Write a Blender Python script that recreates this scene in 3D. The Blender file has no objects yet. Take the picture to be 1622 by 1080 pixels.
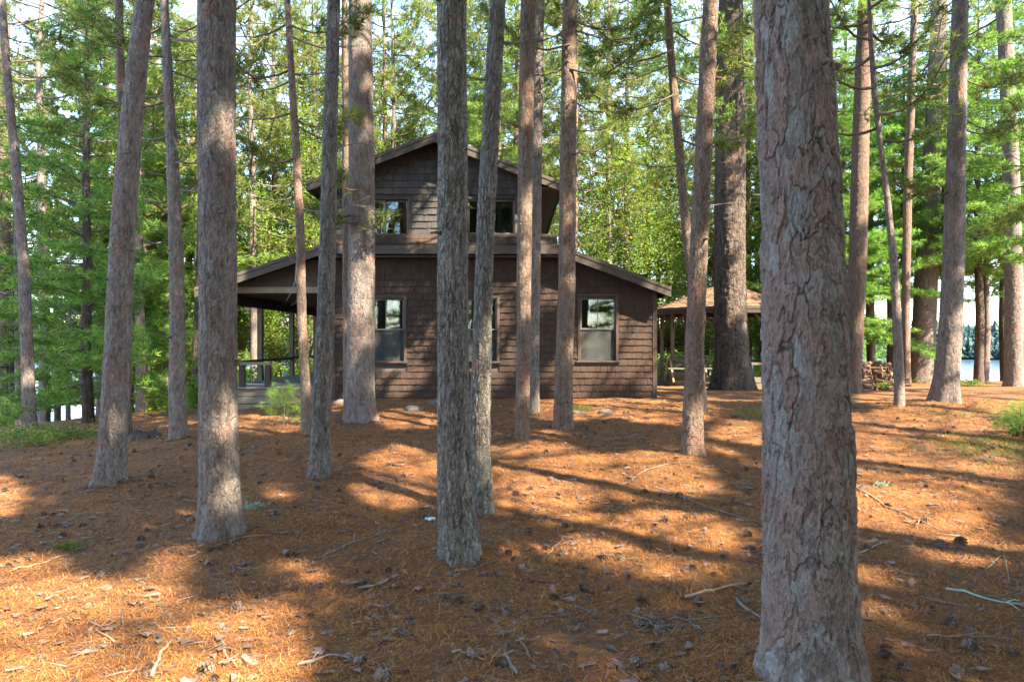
import bpy, math, random
import numpy as np
from mathutils import Vector

# ------------------------------------------------------------------ camera, sky, sun, exposure
S = bpy.context.scene
COL = S.collection
W0, H0 = 1622.0, 1080.0
LENS = 24.0
FPX = W0 * LENS / 36.0            # focal length in photo pixels
EYE = 1.6
cam_d = bpy.data.cameras.new("camera"); cam = bpy.data.objects.new("camera", cam_d); COL.objects.link(cam)
cam.location = (0, 0, EYE); cam.rotation_euler = (math.radians(90), 0, 0)
cam_d.lens = LENS; cam_d.sensor_width = 36.0; cam_d.clip_end = 3000; cam_d.clip_start = 0.05
S.camera = cam

SUN_AZ, SUN_EL = math.radians(50), math.radians(43)   # sun stands to the right of and behind the camera
LDIR = np.array([-math.sin(SUN_AZ) * math.cos(SUN_EL), math.cos(SUN_AZ) * math.cos(SUN_EL), -math.sin(SUN_EL)])
sun_d = bpy.data.lights.new("sun", 'SUN'); sun = bpy.data.objects.new("sun", sun_d); COL.objects.link(sun)
sun_d.energy = 4.8; sun_d.angle = math.radians(0.55); sun_d.color = (1.0, 0.87, 0.66)
sun.rotation_euler = Vector(LDIR).to_track_quat('-Z', 'Y').to_euler()
sun.location = (20, -20, 30)

world = bpy.data.worlds.new("World"); S.world = world; world.use_nodes = True
wn, wl = world.node_tree.nodes, world.node_tree.links
wn.clear()
wout = wn.new("ShaderNodeOutputWorld"); wbg = wn.new("ShaderNodeBackground")
sky = wn.new("ShaderNodeTexSky"); sky.sky_type = 'NISHITA'; sky.sun_disc = False
sky.sun_elevation = SUN_EL; sky.sun_rotation = math.radians(90) - math.atan2(-math.cos(SUN_AZ), math.sin(SUN_AZ))
sky.air_density = 1.0; sky.dust_density = 0.4; sky.ozone_density = 1.0
wtc = wn.new("ShaderNodeTexCoord"); wmp = wn.new("ShaderNodeMapping"); wmp.inputs['Scale'].default_value = (1, 1, 2.6)
wno = wn.new("ShaderNodeTexNoise"); wno.inputs['Scale'].default_value = 2.6; wno.inputs['Detail'].default_value = 7
wno.inputs['Roughness'].default_value = 0.6
wrp = wn.new("ShaderNodeValToRGB"); wrp.color_ramp.elements[0].position = 0.52; wrp.color_ramp.elements[1].position = 0.76
wmx = wn.new("ShaderNodeMix"); wmx.data_type = 'RGBA'
wmx.inputs['B'].default_value = (2.0, 2.4, 2.9, 1)       # thin cloud
wl.new(wtc.outputs['Generated'], wmp.inputs['Vector']); wl.new(wmp.outputs[0], wno.inputs['Vector'])
wl.new(wno.outputs['Fac'], wrp.inputs[0]); wl.new(wrp.outputs[0], wmx.inputs['Factor'])
wl.new(sky.outputs[0], wmx.inputs['A']); wl.new(wmx.outputs['Result'], wbg.inputs['Color'])
wbg.inputs['Strength'].default_value = 0.15
wl.new(wbg.outputs[0], wout.inputs[0])

S.view_settings.view_transform = 'Standard'; S.view_settings.look = 'None'
S.view_settings.exposure = 2.75; S.view_settings.gamma = 1.0; S.view_settings.use_curve_mapping = False
S.render.engine = 'CYCLES'
cy = S.cycles
cy.max_bounces = 7; cy.diffuse_bounces = 4; cy.glossy_bounces = 3; cy.transmission_bounces = 5; cy.transparent_max_bounces = 10
cy.sample_clamp_indirect = 6.0; cy.use_denoising = True; cy.caustics_reflective = False; cy.caustics_refractive = False

# ------------------------------------------------------------------ small maths
RNG = np.random.default_rng(7)
random.seed(7)

def hsh(ix, iy, seed=0):
    h = (ix.astype(np.int64) * 374761393 + iy.astype(np.int64) * 668265263 + seed * 974634777) & 0xFFFFFFFF
    h = ((h ^ (h >> 13)) * 1274126177) & 0xFFFFFFFF
    h = (h ^ (h >> 16)) & 0xFFFFFFFF
    return h / 4294967295.0

def vnoise(x, y, seed=0):
    x = np.asarray(x, float); y = np.asarray(y, float)
    ix = np.floor(x); iy = np.floor(y); fx = x - ix; fy = y - iy
    fx = fx * fx * (3 - 2 * fx); fy = fy * fy * (3 - 2 * fy)
    a = hsh(ix, iy, seed); b = hsh(ix + 1, iy, seed); c = hsh(ix, iy + 1, seed); d = hsh(ix + 1, iy + 1, seed)
    return (a * (1 - fx) + b * fx) * (1 - fy) + (c * (1 - fx) + d * fx) * fy

def fbm(x, y, seed=0, o=4):
    s = 0; a = 0.5
    for i in range(o):
        s = s + a * (vnoise(x * 2 ** i, y * 2 ** i, seed + i) - 0.5); a *= 0.5
    return s

def worley(u, v, nu, seed=0):
    """periodic in u (period nu cells); returns F1, F2, cell random"""
    iu = np.floor(u); iv = np.floor(v)
    f1 = np.full(u.shape, 9.0); f2 = np.full(u.shape, 9.0); cid = np.zeros(u.shape)
    for du in (-1, 0, 1):
        for dv in (-1, 0, 1):
            cu = iu + du; cv = iv + dv; cm = np.mod(cu, nu)
            px = cu + 0.1 + 0.8 * hsh(cm, cv, seed); py = cv + 0.1 + 0.8 * hsh(cm, cv, seed + 5)
            d = np.hypot(u - px, v - py); r = hsh(cm, cv, seed + 9)
            near = d < f1
            f2 = np.where(near, f1, np.minimum(f2, d)); cid = np.where(near, r, cid); f1 = np.where(near, d, f1)
    return f1, f2, cid

def sst(t):
    t = np.clip(t, 0, 1); return t * t * (3 - 2 * t)

def softplus(t, k=0.8):
    return k * np.log1p(np.exp(np.clip(t / k, -40, 40)))

LAKE = -4.4
def terrain(x, y):
    x = np.asarray(x, float); y = np.asarray(y, float)
    z = 0.36 * sst((y - 4) / 10) - 0.035 * softplus(y - 16) - 0.10 * softplus(-x - 3.5)
    r = np.hypot((x - 5) / 24, (y - 8) / 36)
    z = z - 8 * sst((r - 0.85) / 0.75)
    return z + 0.10 * fbm(x * 0.45 + 3, y * 0.45, 11, 3)

def ray(px, py, d):
    return np.array([(px - W0 / 2) * d / FPX, d, EYE + (H0 / 2 - py) * d / FPX])

_D = np.arange(2.0, 70, 0.04)
def ground_at(px, py):
    """where the sight line of a photo pixel meets the ground"""
    X = (px - W0 / 2) * _D / FPX; Z = EYE + (H0 / 2 - py) * _D / FPX; T = terrain(X, _D)
    k = np.nonzero(Z <= T)[0]
    k = int(k[0]) if len(k) else 700
    return np.array([X[k], _D[k], T[k]])

# ------------------------------------------------------------------ mesh helpers
def link(name, me, parent=None, kind=None):
    o = bpy.data.objects.new(name, me); COL.objects.link(o)
    if parent is not None: o.parent = parent
    if kind: o["kind"] = kind
    return o

def mk_mesh(name, V, F, mat, smooth=False, attr=None):
    V = np.asarray(V, np.float32).reshape(-1, 3)
    me = bpy.data.meshes.new(name)
    groups = F if isinstance(F, list) else [F]
    groups = [np.asarray(g, np.int32) for g in groups if len(g)]
    me.vertices.add(len(V)); me.vertices.foreach_set("co", V.ravel())
    nl = sum(g.size for g in groups); npol = sum(len(g) for g in groups)
    me.loops.add(nl); me.polygons.add(npol)
    me.loops.foreach_set("vertex_index", np.concatenate([g.ravel() for g in groups]))
    tot = np.concatenate([np.full(len(g), g.shape[1], np.int32) for g in groups])
    st = np.concatenate([[0], np.cumsum(tot)[:-1]]).astype(np.int32)
    me.polygons.foreach_set("loop_start", st)
    try: me.polygons.foreach_set("loop_total", tot)
    except Exception: pass
    me.polygons.foreach_set("use_smooth", np.full(npol, bool(smooth)))
    if attr is not None:
        for k, a in attr.items():
            at = me.attributes.new(k, 'FLOAT', 'POINT'); at.data.foreach_set("value", np.asarray(a, np.float32).ravel())
    me.update(calc_edges=True); me.validate()
    if mat: me.materials.append(mat)
    return me

def tag(o, label=None, cat=None, group=None, kind=None):
    if label: o["label"] = label
    if cat: o["category"] = cat
    if group: o["group"] = group
    if kind: o["kind"] = kind
    return o

def empty(name, loc, label=None, cat=None, group=None):
    o = bpy.data.objects.new(name, None); COL.objects.link(o); o.location = loc
    o.empty_display_size = 0.2
    return tag(o, label, cat, group)

class MB:
    """collects boxes, prisms and tubes (world coordinates) into one mesh"""
    def __init__(s): s.V = []; s.Q = []; s.T = []; s.n = 0
    def add(s, V, Q=None, T=None):
        V = np.asarray(V, float).reshape(-1, 3); s.V.append(V)
        if Q is not None and len(Q): s.Q.append(np.asarray(Q) + s.n)
        if T is not None and len(T): s.T.append(np.asarray(T) + s.n)
        s.n += len(V)
    BQ = [[0, 3, 2, 1], [4, 5, 6, 7], [0, 1, 5, 4], [1, 2, 6, 5], [2, 3, 7, 6], [3, 0, 4, 7]]
    def box(s, x0, x1, y0, y1, z0, z1):
        s.add([(x0, y0, z0), (x1, y0, z0), (x1, y1, z0), (x0, y1, z0), (x0, y0, z1), (x1, y0, z1), (x1, y1, z1), (x0, y1, z1)], MB.BQ)
    def bbox(s, x0, x1, y0, y1, z0, z1, b=0.006):
        """box with chamfered front/top edges (8-corner octagonal section along the longest axis)"""
        d = np.array([x1 - x0, y1 - y0, z1 - z0]); a = int(np.argmax(d)); o = [i for i in range(3) if i != a]
        lo = np.array([x0, y0, z0], float); hi = np.array([x1, y1, z1], float)
        b = min(b, d[o[0]] * 0.3, d[o[1]] * 0.3)
        p = [(lo[o[0]] + b, lo[o[1]]), (hi[o[0]] - b, lo[o[1]]), (hi[o[0]], lo[o[1]] + b), (hi[o[0]], hi[o[1]] - b),
             (hi[o[0]] - b, hi[o[1]]), (lo[o[0]] + b, hi[o[1]]), (lo[o[0]], hi[o[1]] - b), (lo[o[0]], lo[o[1]] + b)]
        V = []
        for e in (lo[a], hi[a]):
            for q in p:
                v = [0, 0, 0]; v[a] = e; v[o[0]] = q[0]; v[o[1]] = q[1]; V.append(v)
        Q = [[i, (i + 1) % 8, 8 + (i + 1) % 8, 8 + i] for i in range(8)]
        Q += [[0, 1, 2, 3], [0, 3, 4, 7], [7, 4, 5, 6], [8, 9, 10, 11], [8, 11, 12, 15], [15, 12, 13, 14]]
        s.add(V, Q)
    def beam(s, p0, p1, w, h, up=(0, 0, 1)):
        p0 = np.array(p0, float); p1 = np.array(p1, float); d = p1 - p0; d /= np.linalg.norm(d)
        sd = np.cross(d, up); sd /= max(np.linalg.norm(sd), 1e-6); u = np.cross(sd, d)
        V = [p + a * sd * w / 2 + b * u * h / 2 for p in (p0, p1) for a, b in ((-1, -1), (1, -1), (1, 1), (-1, 1))]
        s.add(V, MB.BQ)
    def prism(s, poly, y0, y1):
        """(x, z) polygon, convex, extruded along y"""
        n = len(poly); V = [(x, y0, z) for x, z in poly] + [(x, y1, z) for x, z in poly]
        Q = [[i, (i + 1) % n, n + (i + 1) % n, n + i] for i in range(n)]
        T = [[0, i, i + 1] for i in range(1, n - 1)] + [[n, n + i + 1, n + i] for i in range(1, n - 1)]
        s.add(V, Q, T)
    def tube(s, P, R, k=6):
        P = np.asarray(P, float); R = np.asarray(R, float); n = len(P)
        t = np.gradient(P, axis=0); t /= np.maximum(np.linalg.norm(t, axis=1, keepdims=True), 1e-9)
        ref = np.where(np.abs(t[:, 2:3]) > 0.9, np.array([[1.0, 0, 0]]), np.array([[0, 0, 1.0]]))
        a = np.cross(t, ref); a /= np.maximum(np.linalg.norm(a, axis=1, keepdims=True), 1e-9); b = np.cross(t, a)
        th = np.arange(k) * 2 * math.pi / k
        V = P[:, None, :] + R[:, None, None] * (np.cos(th)[None, :, None] * a[:, None, :] + np.sin(th)[None, :, None] * b[:, None, :])
        i = np.arange(n - 1)[:, None] * k; j = np.arange(k)[None, :]; j2 = (j + 1) % k
        Q = np.stack([i + j, i + j2, i + k + j2, i + k + j], -1).reshape(-1, 4)
        T = [[0, m + 1, m] for m in range(1, k - 1)] + [[(n - 1) * k, (n - 1) * k + m, (n - 1) * k + m + 1] for m in range(1, k - 1)]
        s.add(V.reshape(-1, 3), Q, T)
    def mesh(s, name, mat, off=(0, 0, 0), smooth=False):
        V = np.concatenate(s.V) - np.asarray(off, float)
        g = []
        if s.Q: g.append(np.concatenate(s.Q))
        if s.T: g.append(np.concatenate(s.T))
        return mk_mesh(name, V, g, mat, smooth)
    def build(s, name, mat, parent=None, off=None, kind=None, smooth=False):
        if off is None:
            off = (0, 0, 0); q = parent
            while q is not None: off = tuple(a + b for a, b in zip(off, q.location)); q = q.parent
        return link(name, s.mesh(name, mat, off, smooth), parent, kind)

# ------------------------------------------------------------------ materials
class NT:
    def __init__(s, name):
        s.m = bpy.data.materials.new(name); s.m.use_nodes = True
        s.t = s.m.node_tree; s.t.nodes.clear()
        s.out = s.n("ShaderNodeOutputMaterial")
    def n(s, typ, **kw):
        nd = s.t.nodes.new(typ)
        for k, v in kw.items():
            if k.startswith('_'): setattr(nd, k[1:], v)
        return nd
    def set(s, nd, key, v):
        if hasattr(v, 'is_linked') or isinstance(v, bpy.types.NodeSocket): s.t.links.new(v, nd.inputs[key])
        else: nd.inputs[key].default_value = v
    def coord(s, scale=(1, 1, 1), rnd=True, kind='Object'):
        tc = s.n("ShaderNodeTexCoord"); mp = s.n("ShaderNodeMapping"); mp.inputs['Scale'].default_value = scale
        s.t.links.new(tc.outputs[kind], mp.inputs['Vector'])
        if rnd:
            oi = s.n("ShaderNodeObjectInfo"); mu = s.n("ShaderNodeMath", _operation='MULTIPLY'); mu.inputs[1].default_value = 37.0
            s.t.links.new(oi.outputs['Random'], mu.inputs[0]); s.t.links.new(mu.outputs[0], mp.inputs['Location'])
        return mp.outputs[0]
    def noise(s, vec, scale, detail=4, rough=0.55, dist=0.0):
        nd = s.n("ShaderNodeTexNoise"); s.t.links.new(vec, nd.inputs['Vector'])
        nd.inputs['Scale'].default_value = scale; nd.inputs['Detail'].default_value = detail
        nd.inputs['Roughness'].default_value = rough; nd.inputs['Distortion'].default_value = dist
        return nd.outputs['Fac']
    def voro(s, vec, scale, feature='DISTANCE_TO_EDGE', rnd=1.0):
        nd = s.n("ShaderNodeTexVoronoi", _feature=feature); s.t.links.new(vec, nd.inputs['Vector'])
        nd.inputs['Scale'].default_value = scale; nd.inputs['Randomness'].default_value = rnd
        return nd.outputs['Distance'] if feature != 'F1c' else nd.outputs['Color']
    def ramp(s, fac, stops):
        nd = s.n("ShaderNodeValToRGB"); cr = nd.color_ramp
        while len(cr.elements) < len(stops): cr.elements.new(0.5)
        for e, (p, c) in zip(cr.elements, stops):
            e.position = p; e.color = (c[0], c[1], c[2], 1) if hasattr(c, '__len__') else (c, c, c, 1)
        s.t.links.new(fac, nd.inputs[0]); return nd.outputs[0]
    def mix(s, fac, a, b, mode='MIX'):
        nd = s.n("ShaderNodeMix", _data_type='RGBA', _blend_type=mode)
        for k, v in (('Factor', fac), ('A', a), ('B', b)):
            if isinstance(v, bpy.types.NodeSocket): s.t.links.new(v, nd.inputs[k])
            elif k == 'Factor': nd.inputs[0].default_value = v
            else: nd.inputs[k].default_value = (v[0], v[1], v[2], 1)
        return nd.outputs['Result']
    def math(s, op, a, b=0.0):
        nd = s.n("ShaderNodeMath", _operation=op)
        for i, v in ((0, a), (1, b)):
            if isinstance(v, bpy.types.NodeSocket): s.t.links.new(v, nd.inputs[i])
            else: nd.inputs[i].default_value = v
        return nd.outputs[0]
    def attr(s, name):
        nd = s.n("ShaderNodeAttribute"); nd.attribute_name = name; return nd.outputs['Fac']
    def bump(s, h, strength=0.5, dist=0.02, normal=None):
        nd = s.n("ShaderNodeBump"); nd.inputs['Strength'].default_value = strength; nd.inputs['Distance'].default_value = dist
        s.t.links.new(h, nd.inputs['Height'])
        if normal is not None: s.t.links.new(normal, nd.inputs['Normal'])
        return nd.outputs[0]
    def hsv(s, col, h=0.5, sa=1.0, v=1.0):
        nd = s.n("ShaderNodeHueSaturation"); s.t.links.new(col, nd.inputs['Color'])
        for k, x in (('Hue', h), ('Saturation', sa), ('Value', v)):
            if isinstance(x, bpy.types.NodeSocket): s.t.links.new(x, nd.inputs[k])
            else: nd.inputs[k].default_value = x
        return nd.outputs[0]
    def island(s):
        return s.n("ShaderNodeNewGeometry").outputs['Random Per Island']
    def objrand(s):
        return s.n("ShaderNodeObjectInfo").outputs['Random']
    def principled(s, col, rough=0.85, normal=None, spec=0.3, **kw):
        p = s.n("ShaderNodeBsdfPrincipled")
        s.set(p, 'Base Color', col if isinstance(col, bpy.types.NodeSocket) else (col[0], col[1], col[2], 1))
        s.set(p, 'Roughness', rough); p.inputs['Specular IOR Level'].default_value = spec
        if normal is not None: s.t.links.new(normal, p.inputs['Normal'])
        s.t.links.new(p.outputs[0], s.out.inputs[0]); return p

def bark_mat(name, cols, red=0.35, lichen=0.3, zs=0.28, sc=16, bump=0.9, bdist=0.02):
    """cols: dark furrow brown, plate grey, plate light; flakes of reddish inner bark and pale lichen"""
    n = NT(name)
    v0 = n.coord((1, 1, 1))
    dn = n.n("ShaderNodeTexNoise"); dn.inputs['Scale'].default_value = 9; dn.inputs['Detail'].default_value = 4; n.t.links.new(v0, dn.inputs['Vector'])
    dm = n.n("ShaderNodeVectorMath", _operation='MULTIPLY_ADD'); dm.inputs[1].default_value = (0.06, 0.06, 0.10)
    n.t.links.new(dn.outputs['Color'], dm.inputs[0]); n.t.links.new(v0, dm.inputs[2])
    def sq(vec, z):
        mp = n.n("ShaderNodeMapping"); mp.inputs['Scale'].default_value = (1, 1, z); n.t.links.new(vec, mp.inputs['Vector']); return mp.outputs[0]
    dv = sq(dm.outputs[0], zs * 1.6); v = sq(v0, zs); v1 = sq(v0, 0.6); vf = sq(v0, 0.35)
    mid = n.noise(v, sc, 5, 0.65, 0.6); fine = n.noise(vf, 85, 4, 0.75)
    e1 = n.voro(dv, sc * 1.1); e2 = n.voro(dv, sc * 2.6)
    cc = n.n("ShaderNodeTexVoronoi"); cc.inputs['Scale'].default_value = sc * 2.6; n.t.links.new(dv, cc.inputs['Vector'])
    sep = n.n("ShaderNodeSeparateColor"); n.t.links.new(cc.outputs['Color'], sep.inputs[0])
    c = n.ramp(n.math('ADD', n.math('MULTIPLY', mid, 0.8), n.math('MULTIPLY', sep.outputs[0], 0.2)), [(0.30, cols[0]), (0.48, cols[1]), (0.70, cols[2])])
    pl = n.attr("plate")
    c = n.hsv(c, 0.5, 1.0, n.math('ADD', n.math('MULTIPLY', pl, 0.3), 0.87))
    rf = n.ramp(n.math('ADD', n.noise(v1, 4.5, 4, 0.65), n.math('MULTIPLY', sep.outputs[1], 0.14)), [(0.70 - red * 0.25, 0), (0.77 - red * 0.22, 1)])
    c = n.mix(n.math('MULTIPLY', rf, 0.62), c, n.mix(fine, (0.17, 0.075, 0.055), (0.34, 0.175, 0.13)))
    lf = n.ramp(n.math('ADD', n.noise(v1, 6.0, 5, 0.7), n.math('MULTIPLY', sep.outputs[2], 0.10)), [(0.70 - lichen * 0.2, 0), (0.77 - lichen * 0.2, 1)])
    c = n.mix(n.math('MULTIPLY', lf, 0.42), c, n.mix(fine, (0.15, 0.17, 0.155), (0.31, 0.335, 0.31)))
    c = n.hsv(c, 0.5, 1.0, n.math('ADD', n.math('MULTIPLY', n.objrand(), 0.25), 0.9))
    c = n.mix(0.7, c, n.ramp(fine, [(0.25, 0.55), (0.6, 1.25)]), 'MULTIPLY')
    fur = n.math('MULTIPLY', n.ramp(e1, [(0.0, 0.5), (0.035, 1)]), n.ramp(e2, [(0.0, 0.8), (0.04, 1)]))
    c = n.mix(n.math('SUBTRACT', 1.0, fur), c, (0.075, 0.05, 0.042))
    h = n.math('ADD', n.math('MULTIPLY', n.ramp(e1, [(0.0, 0), (0.12, 1)]), 0.9), n.math('ADD', n.math('MULTIPLY', n.ramp(e2, [(0.0, 0), (0.12, 1)]), 0.5), n.math('ADD', n.math('MULTIPLY', sep.outputs[0], 0.3), n.math('MULTIPLY', fine, 1.0))))
    n.principled(c, 0.9, n.bump(h, bump, bdist), 0.12); return n.m

BARK_RED = bark_mat("bark_red_pine", [(0.10, 0.077, 0.067), (0.178, 0.145, 0.128), (0.25, 0.21, 0.19)], 0.30, 0.40, 0.22, 18, 0.75, 0.015)
def near_bark():
    """flaky plates: the colour of each flake comes from the flake itself (attributes laid down with the shape)"""
    n = NT("bark_flaky_pine"); v0 = n.coord((1, 1, 1)); v1 = n.coord((1, 1, 0.55)); vf = n.coord((1, 1, 0.4))
    pl = n.attr("plate"); fk = n.attr("flake"); ck = n.attr("crack")
    fine = n.noise(vf, 110, 5, 0.75); big = n.noise(v1, 3.0, 4, 0.6); g2 = n.noise(v1, 4.2, 5, 0.65, 0.4)
    c = n.ramp(n.math('ADD', n.math('MULTIPLY', fk, 0.55), n.math('MULTIPLY', fine, 0.45)), [(0.2, (0.10, 0.074, 0.064)), (0.45, (0.172, 0.133, 0.118)), (0.8, (0.265, 0.215, 0.195))])
    r = n.math('ADD', n.math('MULTIPLY', big, 0.75), n.math('ADD', n.math('MULTIPLY', pl, 0.16), n.math('MULTIPLY', fk, 0.12)))
    c = n.mix(n.ramp(r, [(0.53, 0), (0.61, 0.62)]), c, n.mix(fine, (0.12, 0.066, 0.053), (0.29, 0.165, 0.13)))
    l = n.math('ADD', n.math('MULTIPLY', g2, 0.8), n.math('ADD', n.math('MULTIPLY', fk, 0.12), n.math('MULTIPLY', pl, -0.08)))
    c = n.mix(n.ramp(l, [(0.46, 0), (0.55, 0.55)]), c, n.mix(fine, (0.13, 0.15, 0.14), (0.30, 0.325, 0.31)))
    c = n.mix(n.math('MULTIPLY', ck, 0.5), c, (0.055, 0.038, 0.031))
    c = n.mix(0.6, c, n.ramp(fine, [(0.3, 0.5), (0.62, 1.3)]), 'MULTIPLY')
    n.principled(c, 0.9, n.bump(n.math('ADD', fine, n.noise(vf, 260, 2, 0.6)), 0.8, 0.006), 0.12); return n.m
BARK_NEAR = near_bark()
BARK_TAN = bark_mat("bark_tan_pine", [(0.10, 0.069, 0.053), (0.185, 0.134, 0.104), (0.26, 0.195, 0.152)], 0.36, 0.14, 0.24, 22, 0.75, 0.015)
BARK_GREY = bark_mat("bark_grey_pine", [(0.095, 0.08, 0.07), (0.215, 0.185, 0.16), (0.32, 0.29, 0.255)], 0.12, 0.5, 0.2, 22)
BARK_DARK = bark_mat("bark_white_pine", [(0.06, 0.047, 0.04), (0.155, 0.12, 0.10), (0.23, 0.185, 0.16)], 0.15, 0.1, 0.12, 15, 1.0, 0.04)

def leaf_mat(name, stops, trans=0.35, rough=0.6, vary=0.25):
    n = NT(name)
    c = n.ramp(n.island(), stops)
    cv = n.coord((1, 1, 1)); big = n.noise(cv, 0.55, 3)
    c = n.hsv(c, n.math('ADD', n.math('MULTIPLY', n.objrand(), 0.03), 0.485), 1.0,
              n.math('ADD', n.math('MULTIPLY', n.math('ADD', big, n.math('MULTIPLY', n.objrand(), 0.5)), vary * 2), 1.0 - vary * 1.1))
    p = n.n("ShaderNodeBsdfPrincipled"); n.set(p, 'Base Color', c); p.inputs['Roughness'].default_value = rough
    p.inputs['Specular IOR Level'].default_value = 0.25
    t = n.n("ShaderNodeBsdfTranslucent"); n.t.links.new(n.mix(0.5, c, n.hsv(c, 0.48, 1.1, 1.5)), t.inputs[0])
    mx = n.n("ShaderNodeMixShader"); mx.inputs[0].default_value = trans
    n.t.links.new(p.outputs[0], mx.inputs[1]); n.t.links.new(t.outputs[0], mx.inputs[2]); n.t.links.new(mx.outputs[0], n.out.inputs[0])
    return n.m

NEEDLE_RED = leaf_mat("needles_red_pine", [(0.0, (0.055, 0.10, 0.03)), (0.5, (0.14, 0.205, 0.05)), (0.88, (0.26, 0.29, 0.06)), (1.0, (0.32, 0.24, 0.075))], 0.5)
NEEDLE_WHITE = leaf_mat("needles_white_pine", [(0.0, (0.05, 0.145, 0.035)), (0.5, (0.145, 0.285, 0.055)), (1.0, (0.30, 0.41, 0.085))], 0.5)
LEAF_YELLOW = leaf_mat("leaves_broadleaf", [(0.0, (0.085, 0.20, 0.035)), (0.5, (0.18, 0.315, 0.05)), (0.9, (0.29, 0.375, 0.06)), (1.0, (0.34, 0.33, 0.07))], 0.5)
LEAF_FERN = leaf_mat("leaves_ground", [(0.0, (0.05, 0.10, 0.02)), (0.6, (0.13, 0.19, 0.035)), (1.0, (0.28, 0.24, 0.05))], 0.4)

def wood_mat(name, a, b, gsc=(1, 1, 1), rough=0.85, grime=0.4, isl=0.35, moss=0.0, bump=0.5):
    n = NT(name)
    v = n.coord(gsc, rnd=True); v2 = n.coord((1, 1, 1))
    g = n.noise(v, 14, 5, 0.65, 0.4); big = n.noise(v2, 1.6, 4, 0.6)
    c = n.ramp(g, [(0.25, a), (0.75, b)])
    c = n.hsv(c, 0.5, 1.0, n.math('ADD', n.math('MULTIPLY', n.island(), isl * 2), 1.0 - isl))
    c = n.mix(n.math('MULTIPLY', n.ramp(big, [(0.45, 0), (0.7, 1)]), grime), c, (0.05, 0.042, 0.038))
    if moss: c = n.mix(n.math('MULTIPLY', n.ramp(n.noise(v2, 3, 4), [(0.45, 0), (0.65, 1)]), moss), c, (0.09, 0.115, 0.05))
    n.principled(c, rough, n.bump(g, bump, 0.006), 0.25); return n.m

SHINGLE = wood_mat("stained_shingle", (0.022, 0.0135, 0.0095), (0.076, 0.046, 0.033), (14, 14, 0.9), 0.8, 0.35, 0.2, 0.0, 0.3)
SHINGLE_GREY = wood_mat("weathered_shingle", (0.045, 0.04, 0.039), (0.088, 0.078, 0.075), (14, 14, 0.9), 0.85, 0.3, 0.26, 0.0, 0.3)
TRIM = wood_mat("brown_trim_wood", (0.04, 0.027, 0.021), (0.085, 0.058, 0.046), (1.5, 1.5, 9), 0.75)
FASCIA = wood_mat("weathered_fascia", (0.05, 0.038, 0.031), (0.105, 0.084, 0.069), (0.8, 8, 8), 0.85, 0.4)
PORCH_WOOD = wood_mat("weathered_porch_wood", (0.14, 0.105, 0.078), (0.29, 0.23, 0.175), (0.7, 6, 9), 0.85, 0.3, 0.3, 0.15)
DECK_PAINT = wood_mat("grey_deck_paint", (0.20, 0.23, 0.24), (0.33, 0.36, 0.37), (0.7, 5, 5), 0.7, 0.25, 0.15)
ROOF_DARK = wood_mat("dark_roofing", (0.05, 0.045, 0.04), (0.12, 0.10, 0.085), (2, 2, 2), 0.95, 0.3)
GAZ_SHINGLE = wood_mat("tan_cedar_shingle", (0.135, 0.078, 0.046), (0.25, 0.152, 0.09), (2, 2, 2), 0.85, 0.1, 0.35)
GREY_TIMBER = wood_mat("mossy_grey_timber", (0.085, 0.075, 0.06), (0.18, 0.16, 0.125), (3, 3, 3), 0.85, 0.25, 0.25, 0.4)
PALE_TIMBER = wood_mat("pale_timber", (0.36, 0.31, 0.22), (0.52, 0.46, 0.35), (3, 3, 3), 0.8, 0.1, 0.2)
LOGWOOD = wood_mat("split_firewood", (0.09, 0.055, 0.034), (0.22, 0.145, 0.09), (3, 3, 3), 0.9, 0.2, 0.5)
TWIG = wood_mat("dead_twig", (0.20, 0.14, 0.095), (0.38, 0.28, 0.20), (6, 6, 6), 0.9, 0.1, 0.3)
TWIG_GREY = wood_mat("grey_dead_twig", (0.11, 0.09, 0.078), (0.25, 0.215, 0.185), (6, 6, 6), 0.9, 0.1, 0.3)
LIMB = wood_mat("limb_bark", (0.09, 0.065, 0.05), (0.20, 0.15, 0.115), (4, 4, 4), 0.9, 0.2, 0.3)
CONE_M = wood_mat("pine_cone_scales", (0.085, 0.058, 0.048), (0.25, 0.175, 0.135), (20, 20, 20), 0.85, 0.0, 0.5)
FLAKE = wood_mat("bark_flake", (0.16, 0.09, 0.065), (0.34, 0.23, 0.175), (8, 8, 8), 0.85, 0.0, 0.4)
LICHEN_TWIG = wood_mat("lichen_twig", (0.22, 0.30, 0.23), (0.40, 0.50, 0.40), (9, 9, 9), 0.9, 0.0, 0.3)
def plain(name, c, rough=0.8, spec=0.3):
    n = NT(name); v = n.coord((1, 1, 1)); g = n.noise(v, 9, 4)
    n.principled(n.hsv(n.mix(1.0, c, n.ramp(g, [(0.2, 0.75), (0.8, 1.15)]), 'MULTIPLY'), 0.5, 1, 1), rough, n.bump(g, 0.3, 0.01), spec); return n.m
DARK_IN = plain("dark_interior", (0.02, 0.018, 0.017)); ROCK = plain("grey_rock", (0.14, 0.115, 0.10), 0.9)
SCREEN = None; SCRAP = plain("pale_scrap", (0.55, 0.68, 0.74), 0.6)
SASH = plain("sash_paint", (0.16, 0.145, 0.135), 0.6); WHITE_M = plain("white_paint", (0.72, 0.70, 0.66), 0.6)
MOSS = leaf_mat("lichen_moss", [(0.0, (0.16, 0.22, 0.14)), (1.0, (0.36, 0.43, 0.30))], 0.1)

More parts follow.
